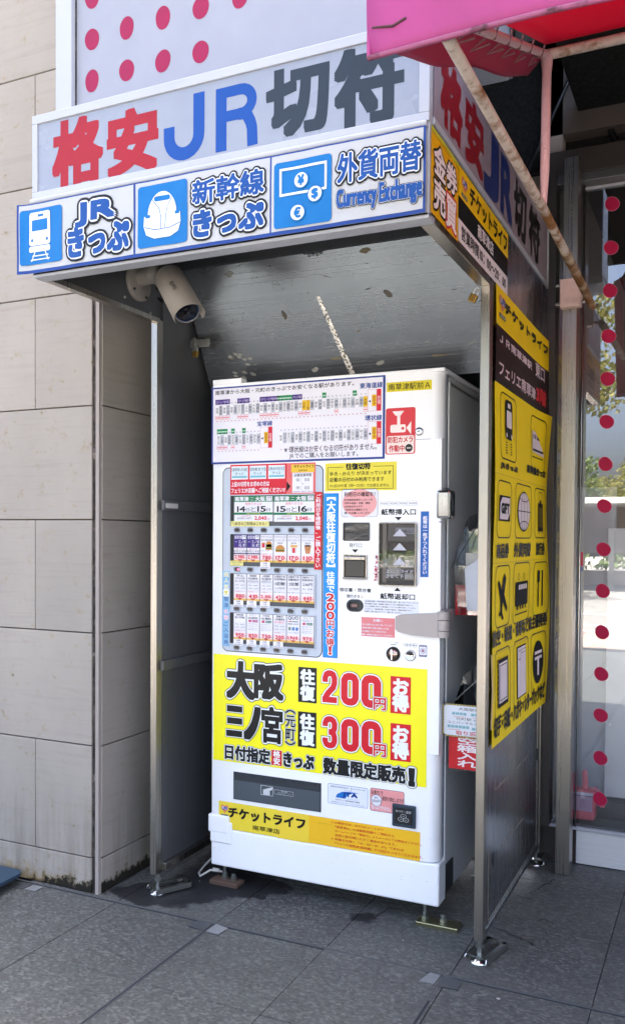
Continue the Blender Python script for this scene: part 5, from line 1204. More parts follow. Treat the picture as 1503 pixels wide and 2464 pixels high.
# return lever and coin slot
c_ = (0.7127, 0.8971); b = MB(); b.lathe([(.0245, .0), (.0235, .006), (.021, .007), (.0195, .003), (0, .003)], (c_[0], 0, c_[1]), (0, -1, 0), 'black', 32); lv = b.build('return_lever', VM)
b = MB(); b.lathe([(.0185, .003), (.0175, .010), (0, .011)], (c_[0], 0, c_[1]), (0, -1, 0), steel('bronze_knob', 'c8b0a4', .22), 32); b.box(c_[0]-.003, c_[0]+.003, -.020, -.010, c_[1]-.0175, c_[1]+.0175, 'chrome', bev=.0015); b.build('knob', lv)
c_ = (0.7727, 0.8958); b = MB(); b.lathe([(.0195, 0), (.0185, .005), (.0145, .006), (.013, .002), (0, .002)], (c_[0], 0, c_[1]), (0, -1, 0), 'chrome', 32); b.build('coin_slot', VM)
sh = Sheet(front(-.0024)); sh.poly([(c_[0]-.010, c_[1]+.003), (c_[0], c_[1]-.0005), (c_[0]+.010, c_[1]+.003), (c_[0]+.009, c_[1]+.0055), (c_[0]-.009, c_[1]+.0055)], K_, 1); sh.build('coin_slit', VM)
vt('おつり・返却', (0.6899, 0.9333, 0.7302, 0.9376), res=2)
sh = vsh(); p_ = [(0.701, 0.928), (0.7186, 0.929)]; sh.line(p_, .0016, K_, 1); sh.poly([(p_[1][0], p_[1][1]+.002), (p_[1][0]+.004, p_[1][1]-.001), (p_[1][0], p_[1][1]-.002)], K_, 1); sh.build('turn_arrow', VM)
for k, t_ in enumerate(('500', '100', '50', '10')):
    p_ = [(0.7547, 0.93), (0.7896, 0.9302)]; u = p_[0][0]+(p_[1][0]-p_[0][0])*k/3; z = p_[0][1]; sh = vsh()
    a = circ(u, z, .0072, n=18); c = circ(u, z, .0065, n=18)
    for i in range(18): j = (i+1) % 18; sh.poly([a[i], a[j], c[j], c[i]], '3c4048', 1)
    sh.T(t_, (u-.0045, z-.0025, u+.0045, z+.0025), K_, 1, res=2); sh.build('coin_mark', VM)
r_ = (0.8025, 0.8937, 0.8302, 0.9328); sh = vsh(); sh.poly(rr(*r_, .004), flat('3a4874', .3), 1); sh.R(sub(r_, .06, .16, .94, .86), WC, 2); cx, cz = P(r_, .5, .52); a = circ(cx, cz, .0095); c = circ(cx, cz, .0085)
for i in range(24): j = (i+1) % 24; sh.poly([a[i], a[j], c[j], c[i]], '3a5088', 3)
sh.poly(circ(cx, cz, .0055), flat('b08090', .4), 3); sh.line([(cx-.006, cz+.006), (cx+.006, cz-.006)], .001, '3a5088', 4); sh.T('防犯対策済', sub(r_, .14, .88, .86, .97), WC, 2, res=1); sh.T('防犯登録中', sub(r_, .14, .04, .86, .12), WC, 2, res=1); sh.build('prohibition_sticker', VM)
# side hinge clamp and lock cover
b = MB()
prof = [(0.7239, 1.0243), (0.7409, 1.0302), (0.8662, 1.0414), (0.87, 1.0387), (0.8708, 0.9622), (0.8558, 0.9614), (0.7801, 0.9652), (0.7329, 0.9737), (0.7243, 0.982)]
b.prism(prof, lambda u, v, dd: (u, -.001-dd, v), .014, 'hinge'); hc = b.build('lock_clamp', VM)
zc = [(0.8885, 1.0395), (0.8894, 0.9611)]; X_ = VW+.008
b = MB(); b.tube([(X_, -.004, zc[0][1]+.006), (X_, -.004, zc[0][1]-.020)], .020, 'hinge', 20); b.tube([(X_, -.004, zc[0][1]-.022), (X_, -.004, zc[1][1]+.024)], .0205, 'hinge', 20); b.tube([(X_, -.004, zc[1][1]+.022), (X_, -.004, zc[1][1]+.001)], .020, 'hinge', 20); b.build('clamp_barrel', hc)
b = MB(); b.box(VW-.009, X_+.004, -.002, .10, zc[1][1]+.012, zc[0][1]+.010, 'hinge', bev=.006); b.build('clamp_arm', hc)
lb = (.862, 1.346, .922, 1.441); b = MB(); b.box(lb[0], lb[2]-.010, -.022, .035, lb[1], lb[3], 'chrome', bev=.010); b.build('lock_cover', VM)
b = MB(); b.tube([(lb[0]+.020, -.005, lb[3]+.001), (lb[0]+.038, -.012, lb[3]+.004), (lb[2]-.012, -.018, lb[3]-.008), (lb[2]-.002, -.020, lb[3]-.045), (lb[2]-.004, -.020, lb[3]-.07)], .0022, 'black', 8); b.build('strap', VM)
c_ = (0.8734, 1.3375); b = MB(); b.lathe([(0, .002), (.0055, .0015), (.006, 0)], (VW-.009, .0, c_[1]), (0, -1, 0), flat('26327a', .3), 14); b.build('blue_stud', VM)
# --- yellow price banner
tl = (0.0116, 0.8541); br = (0.8325, 0.4532); BN = (tl[0], br[1], br[0], tl[1])
bt_, bb_ = BN[3], (0.0109, 0.4637)[1]
BN = (tl[0]-.002, bb_, br[0], bt_)
def banmat():
    t = NT('yellow_vinyl_banner'); t.set(Base_Color=lin('f4ec06'), Roughness=.32); t.bump(t.noise(4, 3), .15, .004); return t.m
b = MB(); b.box(BN[0], BN[2], -.0016, -.0002, BN[1], BN[3], banmat()); bn = b.build('price_banner', VM); bn['label'] = 'bright yellow banner with the Osaka and Sannomiya fares'
sh = Sheet(front(-.0016)); KB = flat('16191d', .3); WB_ = flat('ecf0ee', .3); OW = ((KB, .075), (WB_, .045)); 
sh.T('大', (0.0717, 0.7032, 0.1789, 0.8277), KB, 3, bold=.06, outline=((KB, .066), (WB_, .046)), res=5); sh.T('阪', (0.186, 0.7097, 0.2965, 0.8274), KB, 3, bold=.05, outline=((KB, .066), (WB_, .046)), res=5)
def bars(r_):
    for a, c, e_ in ((.02, .80, .98), (.06, .43, .96), (0, .02, 1)):
        pass
r3_ = (0.0658, 0.5551, 0.1335, 0.6704)
for v, u0 in ((.80, .04), (.42, .06), (.02, 0)):
    q_ = (r3_[0]+(r3_[2]-r3_[0])*u0, r3_[1]+(r3_[3]-r3_[1])*v, r3_[2], r3_[1]+(r3_[3]-r3_[1])*(v+.20))
    sh.R((q_[0]-.0045, q_[1]-.0045, q_[2]+.0045, q_[3]+.0045), KB, 3); sh.R((q_[0]-.003, q_[1]-.003, q_[2]+.003, q_[3]+.003), WB_, 4); sh.R(q_, KB, 5)
sh.T('ノ', (0.1475, 0.5603, 0.2008, 0.666), KB, 3, bold=.09, outline=((KB, .066), (WB_, .046)), res=5); sh.T('宮', (0.2157, 0.5526, 0.2951, 0.6755), KB, 3, bold=.04, outline=((KB, .066), (WB_, .046)), res=5)
sh.T('（元町）', (0.3095, 0.5515, 0.3483, 0.6748), KB, 3, bold=.03, outline=((KB, .066), (WB_, .046)), vertical=True)
for r_ in ((0.3588, 0.7067, 0.4303, 0.8301), (0.3587, 0.5492, 0.4303, 0.6736)): sh.R(r_, KB, 2); sh.T('往', sub(r_, .14, .52, .88, .93), WB_, 3, bold=.05, res=4); sh.T('復', sub(r_, .14, .07, .88, .47), WB_, 3, bold=.05, res=4)
RB_ = flat('d01c2c', .3)
NUM = {'2': [[(0, .66), (0, .82), (.14, .96), (.36, 1), (.64, 1), (.86, .96), (1, .82), (1, .64), (.86, .47), (.30, .24), (.10, .12), (0, 0), (1.28, 0)]],
       '3': [[(0, .72), (0, .84), (.14, .96), (.36, 1), (.64, 1), (.86, .96), (1, .84), (1, .68), (.88, .56), (.66, .515), (.38, .515)], [(.66, .515), (.88, .46), (1, .34), (1, .16), (.86, .04), (.64, 0), (.36, 0), (.14, .04), (0, .16), (0, .28)]],
       '0': [[(0, .5), (0, .84), (.14, .96), (.36, 1), (.64, 1), (.86, .96), (1, .84), (1, .16), (.86, .04), (.64, 0), (.36, 0), (.14, .04), (0, .16), (0, .52)]]}
def digit2(ch, r_):
    """heavy condensed numerals with a white and a black outline"""
    x0, z0, x1, z1 = r_; w_ = (x1-x0)*.37; h2 = w_*.47
    for lay, (g_, c) in enumerate(((.0060, KB), (.0044, WB_), (0, RB_))):
        for path in NUM[ch]:
            sh.stroke([(x0+w_/2+(x1-x0-w_)*min(u, 1.0 if u <= 1 else 1+(w_/2)/(x1-x0-w_)), z0+h2+(z1-z0-2*h2)*v) for u, v in path], w_, c, 3+lay, g_, (11,) if ch == '2' else ())
def sk(poly_fn): pass
for (rr_, s_) in ((((0.4532, 0.7146, 0.5091, 0.8256), (0.5238, 0.7118, 0.5899, 0.8219), (0.5995, 0.7104, 0.6711, 0.8197)), '200'), (((0.4545, 0.5568, 0.5105, 0.6668), (0.5251, 0.5536, 0.5913, 0.6635), (0.6009, 0.5529, 0.6726, 0.6641)), '300')):
    for ch, r_ in zip(s_, rr_): digit2(ch, r_)
for r_ in ((0.6455, 0.7066, 0.6883, 0.7458), (0.6469, 0.5495, 0.6898, 0.5899)): sh.T('円', r_, RB_, 6, bold=.03, outline=((KB, .075), (WB_, .05)), res=4)
for r_ in ((0.7043, 0.6992, 0.7763, 0.8231), (0.7058, 0.5409, 0.778, 0.6655)): sh.R(r_, RB_, 2); sh.T('お', sub(r_, .16, .53, .86, .93), WB_, 3, bold=.05, res=4); sh.T('得', sub(r_, .12, .07, .88, .50), WB_, 3, bold=.05, res=4)
BO = ((KB, .075), (WB_, .055))
sh.T('日付指定', (0.0625, 0.4736, 0.2481, 0.5244), KB, 3, bold=.05, outline=BO); r_ = (0.2542, 0.4723, 0.2957, 0.5266); sh.R((r_[0]-.001, r_[1]-.001, r_[2]+.001, r_[3]+.001), WB_, 3); sh.R(r_, RB_, 4); sh.T('格安', sub(r_, .18, .06, .84, .96), WB_, 5, vertical=True, bold=.03)
sh.T('きっぷ', (0.3042, 0.4747, 0.421, 0.5219), KB, 3, bold=.06, outline=BO); sh.T('数量限定販売', (0.4599, 0.468, 0.7586, 0.5214), KB, 3, bold=.05, outline=BO); sh.T('！', (0.7748, 0.4656, 0.7898, 0.5178), KB, 3, bold=.06, outline=BO)
sh.build('lettering', bn)
# --- ticket outlet, licence stickers, change cup
tl = (0.0961, 0.4293); br = (0.4499, 0.3251); r_ = (tl[0], (0.0967, 0.3281)[1], br[0], tl[1])
b = MB(); dk = flat('4c545a', .25); dk2 = flat('343a3f', .3)
b.box(r_[0], r_[2], -.0012, -.0002, r_[1], r_[3], flat('2a2f34', .3))
b.face([(r_[0]+.003, -.004, r_[1]+.003), (r_[2]-.003, -.004, r_[1]+.003), (r_[2]-.003, -.0014, r_[3]-.030), (r_[0]+.003, -.0014, r_[3]-.030)], dk)
b.face([(r_[0]+.003, -.0014, r_[3]-.029), (r_[2]-.003, -.0014, r_[3]-.029), (r_[2]-.003, -.0014, r_[3]-.003), (r_[0]+.003, -.0014, r_[3]-.003)], dk2)
out = b.build('ticket_outlet', VM)
b = MB()
for a in (.22, .34, .46, .58, .68, .80, .92): b.box(r_[0]+(r_[2]-r_[0])*a, r_[0]+(r_[2]-r_[0])*a+.006, -.003, -.0014, r_[3]-.009, r_[3]-.004, 'black')
b.build('vent_slot', out)
sh = Sheet(front(-.0048)); q_ = (0.2123, 0.3603, 0.2618, 0.3951); wl = flat('c4c8ca', .3); sh.frame(q_, .0014, wl, 0); sh.poly([P(q_, .2, .05), P(q_, .75, .05), P(q_, .75, .45), P(q_, .2, .60)], wl, 0); sh.poly([P(q_, .3, .62), P(q_, .98, .95), P(q_, .98, .70), P(q_, .6, .38)], wl, 1); q_ = (0.2655, 0.3699, 0.3433, 0.3859); sh.frame(q_, .0009, wl, 0, .003); sh.T('注意', sub(q_, .36, .62, .7, .92), wl, 0, res=1); sh.T('取出口に手を入れないで', sub(q_, .2, .34, .92, .5), wl, 0, res=1); sh.T('ください', sub(q_, .2, .1, .6, .26), wl, 0, res=1); sh.build('hand_warning', out)
r_ = (0.4752, 0.3649, 0.6258, 0.4338); sh = vsh(); sh.poly(rr(*r_, .006), flat('35589a', .3), 1); sh.poly(rr(r_[0]+.0012, r_[1]+.0012, r_[2]-.0012, r_[3]-.0012, .005), flat('e4e9f0', .3), 2)
sh.T('滋賀県公安委員会許可　第601020140006号', sub(r_, .07, .84, .93, .91), INK, 3, res=1); sh.T('チケット商', sub(r_, .42, .73, .60, .79), INK, 3, res=1); JB = flat('1d6fc0', .3)
sh.poly([P(r_, .20, .34), P(r_, .24, .52), P(r_, .36, .66), P(r_, .52, .70), P(r_, .80, .70), P(r_, .62, .64), P(r_, .50, .52), P(r_, .44, .34)], JB, 3)
sh.T('JTA', sub(r_, .38, .40, .74, .64), flat('123f8a', .3), 4, bold=.06)
sh.T('Japan Ticket Association', sub(r_, .36, .315, .74, .355), JB, 3, res=1); sh.T('日本チケット商協同組合 加盟店', sub(r_, .20, .20, .80, .27), INK, 3, res=1, bold=.01); sh.T('株式会社ライフコーポレーション 077-561-1144', sub(r_, .10, .07, .90, .13), INK, 3, res=1); sh.build('licence_sticker', VM)
tl = (0.6332, 0.4384); br = (0.7562, 0.3679); r_ = (tl[0], (0.634, 0.3606)[1], br[0], tl[1]); sh = vsh(); sh.poly(rr(*r_, .007), flat('34466c', .3), 1); sh.poly(rr(r_[0]+.0012, r_[1]+.0012, r_[2]-.0012, r_[3]-.0012, .006), flat('e59a98', .3), 2)
sh.T('お釣りで', sub(r_, .04, .72, .38, .92), INK, 3, res=2, bold=.02); sh.poly(circ(*P(r_, .19, .48), .020), INK, 3); sh.poly(circ(*P(r_, .19, .48), .0188), WC, 4); sh.T('満行', sub(r_, .13, .55, .25, .64), INK, 5, res=1); sh.T('500円', sub(r_, .06, .38, .33, .52), INK, 5, res=2); sh.T('硬貨を排出しますが', sub(r_, .36, .50, .98, .70), INK, 3, res=2, bold=.01); sh.T('投入はできません', sub(r_, .05, .08, .62, .27), WC, 3, res=2, bold=.02); sh.build('change_sticker', VM)
r_ = (0.7158, 0.3263, 0.799, 0.3976); b = MB(); kk = flat('33404c', .3); b.box(r_[0], r_[2], -.010, 0, r_[1]-.004, r_[3], kk, bev=.004); ch_ = b.build('change_cup', VM)
b = MB(); b.box(r_[0]+.010, r_[2]-.010, -.0112, -.0095, r_[1]+.008, r_[3]-.010, 'black'); b.build('flap', ch_)
sh = Sheet(front(-.0114)); i_ = (r_[0]+.010, r_[1]+.008, r_[2]-.010, r_[3]-.010); sh.T('おつり・返却', sub(i_, .08, .70, .92, .86), wl, 0, res=2, bold=.01)
for u, v in ((.5, .50), (.36, .28), (.64, .28)):
    cx, cz = P(i_, u, v); a = circ(cx, cz, .0105, .0072); c = circ(cx, cz, .0092, .0060)
    for i in range(24): j = (i+1) % 24; sh.poly([a[i], a[j], c[j], c[i]], wl, 0)
    sh.line([(cx-.004, cz), (cx+.004, cz)], .0012, wl, 0)
sh.build('coin_symbol', ch_)
# --- lower yellow shop strip
tl = (0.0336, 0.3139); br = (0.813, 0.2041); zlo = (0.0328, 0.215)[1]; r_ = (tl[0], zlo, br[0], tl[1]); sh = vsh(); YA, YB_ = flat('ecd43e', .3), flat('f0bc2a', .3)
sh.R(sub(r_, 0, 0, .315, 1), YA, 1); sh.R(sub(r_, .312, -.02, .475, .985), flat('eed040', .3), 2); sh.R(sub(r_, .473, 0, 1, .98), YB_, 1)
logo(sh, sub(r_, .012, .44, .055, .93), 3)
sh.T('チケットライフ', (0.0759, 0.2592, 0.388, 0.295), K_, 4, bold=.045); sh.T('南草津店', (0.1772, 0.2275, 0.2884, 0.2443), K_, 4, bold=.01); sh.T('ホームページ', (0.4409, 0.2891, 0.4928, 0.2916), K_, 4, res=2)
OR_ = flat('d2562a', .35)
for k, (t_, u) in enumerate((('※お問合せは、左のQRコードより', .52), ('『南草津A』の自動販売機とご明記の上', .64), ('ホームページの『問合せ』よりメールにてお問合せください。', .925), ('返答に数日間いただく場合があります。', .66), ('※休業日を除く『10：00～18：00』であれば', .74), ('『フェリエ南草津3階店舗』での対応もさせていただきます。', .935))):
    sh.T(t_, sub(r_, .585+(.018 if k not in (0, 4) else 0), .82-.145*k, .585+.41*u/.94+.02, .91-.145*k), OR_, 4, res=2, bold=.015)
sh.build('shop_strip', VM)
# machine feet
for (x, y, wx, sg) in ((.05, .03, .10, 1), (.83, .03, .10, 1), (.05, .70, .1, 1), (.83, .70, .1, 1)):
    b = MB(); m_ = steel('zinc_plate', 'a7a483', .3, False, grime=.2)
    b.box(x-.035, x+.105 if x > .4 else x+.05, y-.045, y+.030, .0, .0, 'galv'); b.v, b.f, b.mi, b.sm = [], [], [], []
    x0, x1 = (x-.03, x+.115) if x > .4 else (x-.055, x+.065)
    b.box(x0, x1, y-.035, y+.022, .008, .016, m_ if x > .4 else flat('5c4a40', .7), bev=.004); b.box(x0+.002, x1-.002, y-.033, y+.020, .001, .010, m_ if x > .4 else flat('5c4a40', .7))
    for dx_ in (-.008, .055 if x > .4 else .030):
        b.tube([(x+dx_, y, .012), (x+dx_, y, .074 if dx_ < .02 else .040)], .007, 'galv', 10); b.lathe([(0, .016), (.0125, .016), (.0125, .028), (0, .028)], (x+dx_, y, 0), (0, 0, 1), 'galv', 6, False)
        b.lathe([(0, .030), (.010, .030), (.010, .038), (0, .038)], (x+dx_, y, 0), (0, 0, 1), 'galv', 6, False)
    b.build('floor_plate', VM)

# ================================================================== things on and beside the machine
# power cable
b = MB(); b.tube([(.02, .05, .03), (-.02, .045, .030), (-.035, .05, .026), (-.06, .02, .010), (-.085, .05, .008), (-.10, .11, .012), (-.095, .17, .03), (-.07, .35, .05)], .0042, 'cable', 10)
b.tube([(.005, .05, .032), (-.02, .046, .032)], .0075, 'cable', 10); b.build('power_cable', None, 'off-white power cable trailing under the machine at its left foot', 'cable', at=(-.05, .06, .01))
# acrylic bins hung in the gap between the machine and the right-hand panel
GX0, GX1 = VW+.004, 1.036
lo = thing('empty_box_bin', 'clear bin with red label reading empty box bin, hung low beside the machine', 'bin', (.96, .12, .50))
b = MB(); b.face([(.897, .05, .520), (GX1, .05, .520), (GX1, .045, .66), (.885, .045, .66)], 'acrylic'); b.face([(.897, .05, .520), (.885, .045, .66), (.885, .24, .80), (.897, .22, .520)], 'acrylic'); b.face([(.897, .05, .520), (.897, .22, .520), (GX1, .22, .520), (GX1, .05, .520)], 'acrylic'); b.face([(.885, .24, .80), (GX1, .24, .93), (GX1, .24, .52), (.897, .24, .52)], 'acrylic'); b.build('bin_shell', lo)
b = MB(); b.box(.896, GX1, .040, .044, .527, .640, flat('c8222c', .35)); rl = b.build('red_label', lo)
sh = Sheet(front(.040)); sh.T('空箱入れ', (.925, .536, .993, .632), flat('ece6e8', .35), 1, vertical=True, bold=.02); sh.build('lettering', rl)
b = MB(); b.tube([(.890, .12, .735), (.960, .26, .815), (GX1, .26, .90)], .0015, 'cable', 6); b.build('edge', lo)
bd = thing('notice_board', 'white notice card with yellow and black striped border beside the machine', 'notice', (.96, .03, .69))
sh = Sheet(front(.031)); sh.poly(rr(.876, .634, GX1, .742, .012), flat('1c1c1e', .4), 0)
for k in range(21):
    z = .640+.0048*k
    sh.R((.876, z, .881, z+.0024), flat('d9c37a', .4), 1)
for k in range(30):
    x = .886+.005*k
    sh.R((x, .634, x+.0025, .639), flat('d9c37a', .4), 1); sh.R((x, .737, x+.0025, .742), flat('d9c37a', .4), 1)
sh.poly(rr(.881, .639, GX1+.002, .737, .008), flat('dfe4ea', .3), 2)
sh.T('大阪駅往復切符', (.930, .722, GX1+.02, .732), INK, 3, res=2); sh.T('元町駅 or 天王寺', (.922, .690, GX1+.02, .699), INK, 3, res=2); sh.T('ユニバーサルシティ駅', (.893, .677, GX1+.004, .686), INK, 3, res=2); sh.T('取り忘れ注意', (.922, .642, GX1+.02, .655), flat('cc4a40', .4), 3, bold=.02)
for x0_, z_, n_ in ((.908, .706, 4), (.972, .706, 4), (.893, .663, 6), (.975, .660, 4)):
    for k in range(n_): sh.R((x0_+.0125*k, z_, x0_+.0125*k+.0112, z_+.010), flat('9cc8d0', .4), 3); sh.T('大阪', (x0_+.0125*k+.001, z_+.003, x0_+.0125*k+.010, z_+.007), INK, 4, res=1)
    sh.R((x0_+.005, z_-.006, x0_+.045, z_-.004), flat('d8a0a0', .4), 3)
sh.build('card', bd)
up = thing('leaflet_bin', 'clear leaflet bin with white card and red label, hung above the striped notice', 'bin', (.96, .1, 1.03))
b = MB(); b.face([(.905, .1, 1.03), (GX1, .1, 1.03), (GX1, .1, 1.193), (.868+.015, .1, 1.193)], 'acrylic'); b.face([(.905, .1, 1.03), (.883, .1, 1.193), (.885, .28, 1.36), (.905, .26, 1.03)], 'acrylic'); b.face([(.885, .28, 1.36), (GX1, .30, 1.42), (GX1, .28, 1.03), (.905, .26, 1.03)], 'acrylic'); b.build('bin_shell', up)
b = MB(); b.box(.893, GX1, .104, .107, 1.028, 1.128, flat('c4202e', .35)); b.build('red_label', up)
b = MB(); b.prism([(.9285, 1.183), (.937, 1.046), (GX1, 1.044), (GX1, 1.23), (.985, 1.226)], front(.092), .003, flat('cdd2da', .35)); b.build('white_card', up)
b = MB(); b.box(.920, .962, .130, .133, 1.16, 1.235, flat('c8c8c2', .4)); b.build('leaflet', up)
b = MB(); b.tube([(.886, .12, 1.20), (.935, .28, 1.36)], .0018, flat('6a6c70', .5), 6); b.build('edge', up)
cd_ = MB(); cd_.box(.9755, GX1, .096, .099, .845, 1.016, flat('c5cad2', .3), bev=.001); cd_.build('white_card', None, 'blank white plastic card standing behind the right-hand post', 'card', at=(1.0, .1, .85))

# ================================================================== security camera under the canopy
cm = thing('security_camera', 'beige bullet security camera mounted under the canopy corner', 'camera', (-.12, -.25, 2.15))
WXI = SX0+.006
yc, zc = -.262, 2.150
b = MB(); b.lathe([(.062, 0), (.062, .010), (.056, .014), (.0, .014)], (WXI, yc, zc), (1, 0, 0), 'camera_white', 36); b.build('mount_plate', cm)
b = MB(); b.tube([(WXI+.012, yc, zc+.018), (WXI+.060, yc-.002, zc+.020)], [.030, .028], 'camera_white', 24); b.lathe([(.0, .032), (.022, .030), (.031, .018), (.031, -.018), (.022, -.030), (0, -.032)], (WXI+.070, yc-.005, zc+.022), (0, -1, .1), 'camera_white', 28); b.build('arm', cm)
for a, c in ((-.030, .042), (.030, -.044), (-.035, -.030)): 
    b = MB(); b.lathe([(0, .003), (.0045, .003), (.005, 0)], (WXI+.014, yc+a, zc+c), (1, 0, 0), 'black', 10); b.build('screw', cm)
A0 = Vector((0.0087, -0.285, 2.1497)); A1_ = Vector((0.1389, -0.36, 1.9984))
ax = (A1_-A0).normalized(); Ln = (A1_-A0).length
b = MB(); b.lathe([(0, -.004), (.036, -.002), (.044, .012), (.045, .05), (.045, Ln-.018), (.042, Ln-.006), (.0395, Ln-.004), (.0395, Ln-.010)], A0, ax, 'camera_white', 40); body_ = b.build('body', cm)
b = MB(); b.lathe([(.0395, Ln-.010), (0, Ln-.008)], A0, ax, flat('10141c', .08), 36); b.lathe([(.036, Ln-.0075), (.0395, Ln-.0075)], A0, ax, flat('24406a', .2), 36); b.lathe([(.012, Ln-.007), (.010, Ln-.0045), (0, Ln-.004)], A0, ax, flat('0a0a10', .05), 24); b.build('lens', cm)
# visor: a shell over the upper half
q = Vector((0, 0, 1)).rotation_difference(ax); b = MB(); vs = []; fs = []; NN = 28
upv = Vector((-.25, -.15, 1)); upv = (upv-ax*upv.dot(ax)).normalized(); sv = ax.cross(upv)
for h_, r_ in ((.012, .049), (Ln+.030, .051), (Ln+.030, .049), (.012, .047)):
    for k in range(NN+1): a = R(-118+236*k/NN); cut = .020*(abs(k-NN/2)/(NN/2))**2 if h_ > .05 else 0; vs.append(A0+ax*(h_-cut)+(upv*math.cos(a)+sv*math.sin(a))*r_)
for i in range(3):
    for k in range(NN): fs.append((i*(NN+1)+k, i*(NN+1)+k+1, (i+1)*(NN+1)+k+1, (i+1)*(NN+1)+k))
b.mesh(vs, fs, 'camera_white', True); b.build('visor', cm)
lp = A0+ax*(Ln*.60); toc = (Vector((1.71, -2.63, 1.28))-lp); nn = (toc-ax*toc.dot(ax)).normalized(); tt = ax; ss = nn.cross(tt)
sh = Sheet(lambda u, v, dd: tuple(lp+nn*(.0512+dd)+tt*u+ss*v*1.0)); sh.T('ELMO', (-.022, -.006, .022, .006), flat('2a2a2a', .5), 1, bold=.02); sh.build('lettering', body_)
b = MB(); b.tube([(WXI+.07, yc+.01, zc-.02), (WXI+.085, yc+.04, zc-.045), (WXI+.05, yc+.07, zc-.05), (WXI+.02, yc+.09, zc-.03)], .004, 'rubber', 8); b.build('cable', cm)
# padlocks on hasps
def padlock(x, y, z, tilt, label):
    t = thing('padlock', label, 'padlock', (x, y, z), 'brass padlocks hanging in the shelter'); q = Matrix.Translation((x, y, z)) @ Matrix.Rotation(tilt, 4, 'Y')
    b = MB(); b.box(-.012, .012, -.006, .006, -.036, -.012, 'brass', q, bev=.002); b.build('lock_body', t)
    b = MB(); b.tube([q @ Vector((-.007, 0, -.012)), q @ Vector((-.007, 0, .002)), q @ Vector((-.004, 0, .009)), q @ Vector((.004, 0, .009)), q @ Vector((.007, 0, .002)), q @ Vector((.007, 0, -.012))], .002, 'chrome', 8); b.build('shackle', t)
padlock(-.085, .02, 1.985, .2, 'small brass padlock hanging below the security camera'); padlock(1.027, -.155, 2.025, .5, 'brass padlock at the top of the right-hand post')
b = MB(); b.box(-.115, -.03, .02, .026, 1.985, 2.015, 'galv', bev=.002); b.box(-.100, -.088, .012, .03, 1.97, 2.02, 'galv'); b.build('hasp', she)

# ================================================================== pink awning and its rusty frame
AX = 1.25; AF = -1.20; AZ = 2.185
aw = thing('awning', 'pink and crimson fabric awning on a rusty pipe frame over the shop front', 'awning', (2.2, -.5, 2.2))
def cloth(name, fn, nu, nv, m, both=None):
    b = MB(); vs = [fn(i/nu, j/nv) for j in range(nv+1) for i in range(nu+1)]
    fs = [(j*(nu+1)+i, j*(nu+1)+i+1, (j+1)*(nu+1)+i+1, (j+1)*(nu+1)+i) for j in range(nv) for i in range(nu)]
    b.mesh(vs, fs, m, True); o = b.build(name, aw); md = o.modifiers.new('t', 'SOLIDIFY'); md.thickness = .0015; return o
VX0, VX1 = 1.108, 4.2
VZT = 2.40; ZF = 2.205
vb = lambda u: 2.150+.004*math.sin(u*9)+.012*u
cloth('valance', lambda s_, t_: (VX0+(VX1-VX0)*s_, AF-.012*math.sin(3.14*t_)+.004*math.sin(s_*40+t_*3)-.0, vb(s_*3)+(VZT-vb(s_*3))*t_), 60, 10, 'valance')
b = MB(); b.tube([(VX0+(VX1-VX0)*k/40, AF+.003*math.sin(k), vb(k/40*3)+.003) for k in range(41)], .005, 'hem', 8); b.tube([(VX0+.002, AF, 2.155), (VX0+.002, AF, 2.62)], .004, 'valance', 8); b.build('hem', aw)
b = MB(); b.tube([(VX0+.01, AF-.004, 2.203), (VX0+.05, AF-.005, 2.197), (VX0+.075, AF-.004, 2.206)], .0022, flat('4a3438', .8), 6); b.build('stitch', aw)
ST = (-0.277, 2.193, 2.608)
# ST: y of the strut, z where it meets the arm, z of the cross tube
# roof cloth, from the top of the valance down to the cross tube and on to the wall
cloth('roof_cloth', lambda s_, t_: (AX-.005+(VX1-AX)*s_, AF+(ST[0]-AF)*t_, ZF+.02+(ST[2]+.01-ZF)*t_ + .012*math.sin(3.14*t_)*(.5+.5*math.sin(s_*20))), 40, 12, 'awning_red')
# left side skirt, hanging inside from the rafter
def skirt(s_, t_):
    y = AF+(ST[0]-AF)*s_; zt = ZF+.005+(ST[2]-ZF)*s_
    return (AX-.004-.14*t_*(1-.62*s_), y+.02*t_*s_, zt-.045*t_+.006*math.sin(s_*14)*t_)
cloth('side_skirt', skirt, 24, 8, 'awning_side')
b = MB(); b.tube([(AX, AF+.02, 2.172), (AX, -.3, 2.182), (AX, .40, 2.165), (AX+.002, .64, 2.155)], [.0118, .0125, .0135, .012], 'pipe', 20); b.build('arm', aw)
b = MB(); b.tube([(AX, .05, 2.174), (AX, .40, 2.1655), (AX, .60, 2.157)], .0146, 'pipe_rust', 20); b.build('rusty_sleeve', aw)
b = MB(); b.tube([(AX-.004, ST[0], ST[1]), (AX-.003, ST[0], ST[1]+.05), (AX-.002, ST[0], ST[1]+.10), (AX, ST[0], ST[2]-.05), (AX, ST[0], ST[2])], [.008, .010, .0125, .0125, .018], 'pipe_pink', 18); b.build('strut', aw)
b = MB(); b.tube([(AX-.01, ST[0], ST[2]), (VX1, ST[0], ST[2])], .0135, 'pipe', 18); b.build('cross_tube', aw)
b = MB(); b.tube([(AX, AF+.02, ZF), (AX, ST[0], ST[2])], .010, 'pipe_pink', 16); b.tube([(AX, AF+.025, ZF), (VX1, AF+.025, ZF)], .012, 'pipe', 12); b.build('rafter', aw)
b = MB()
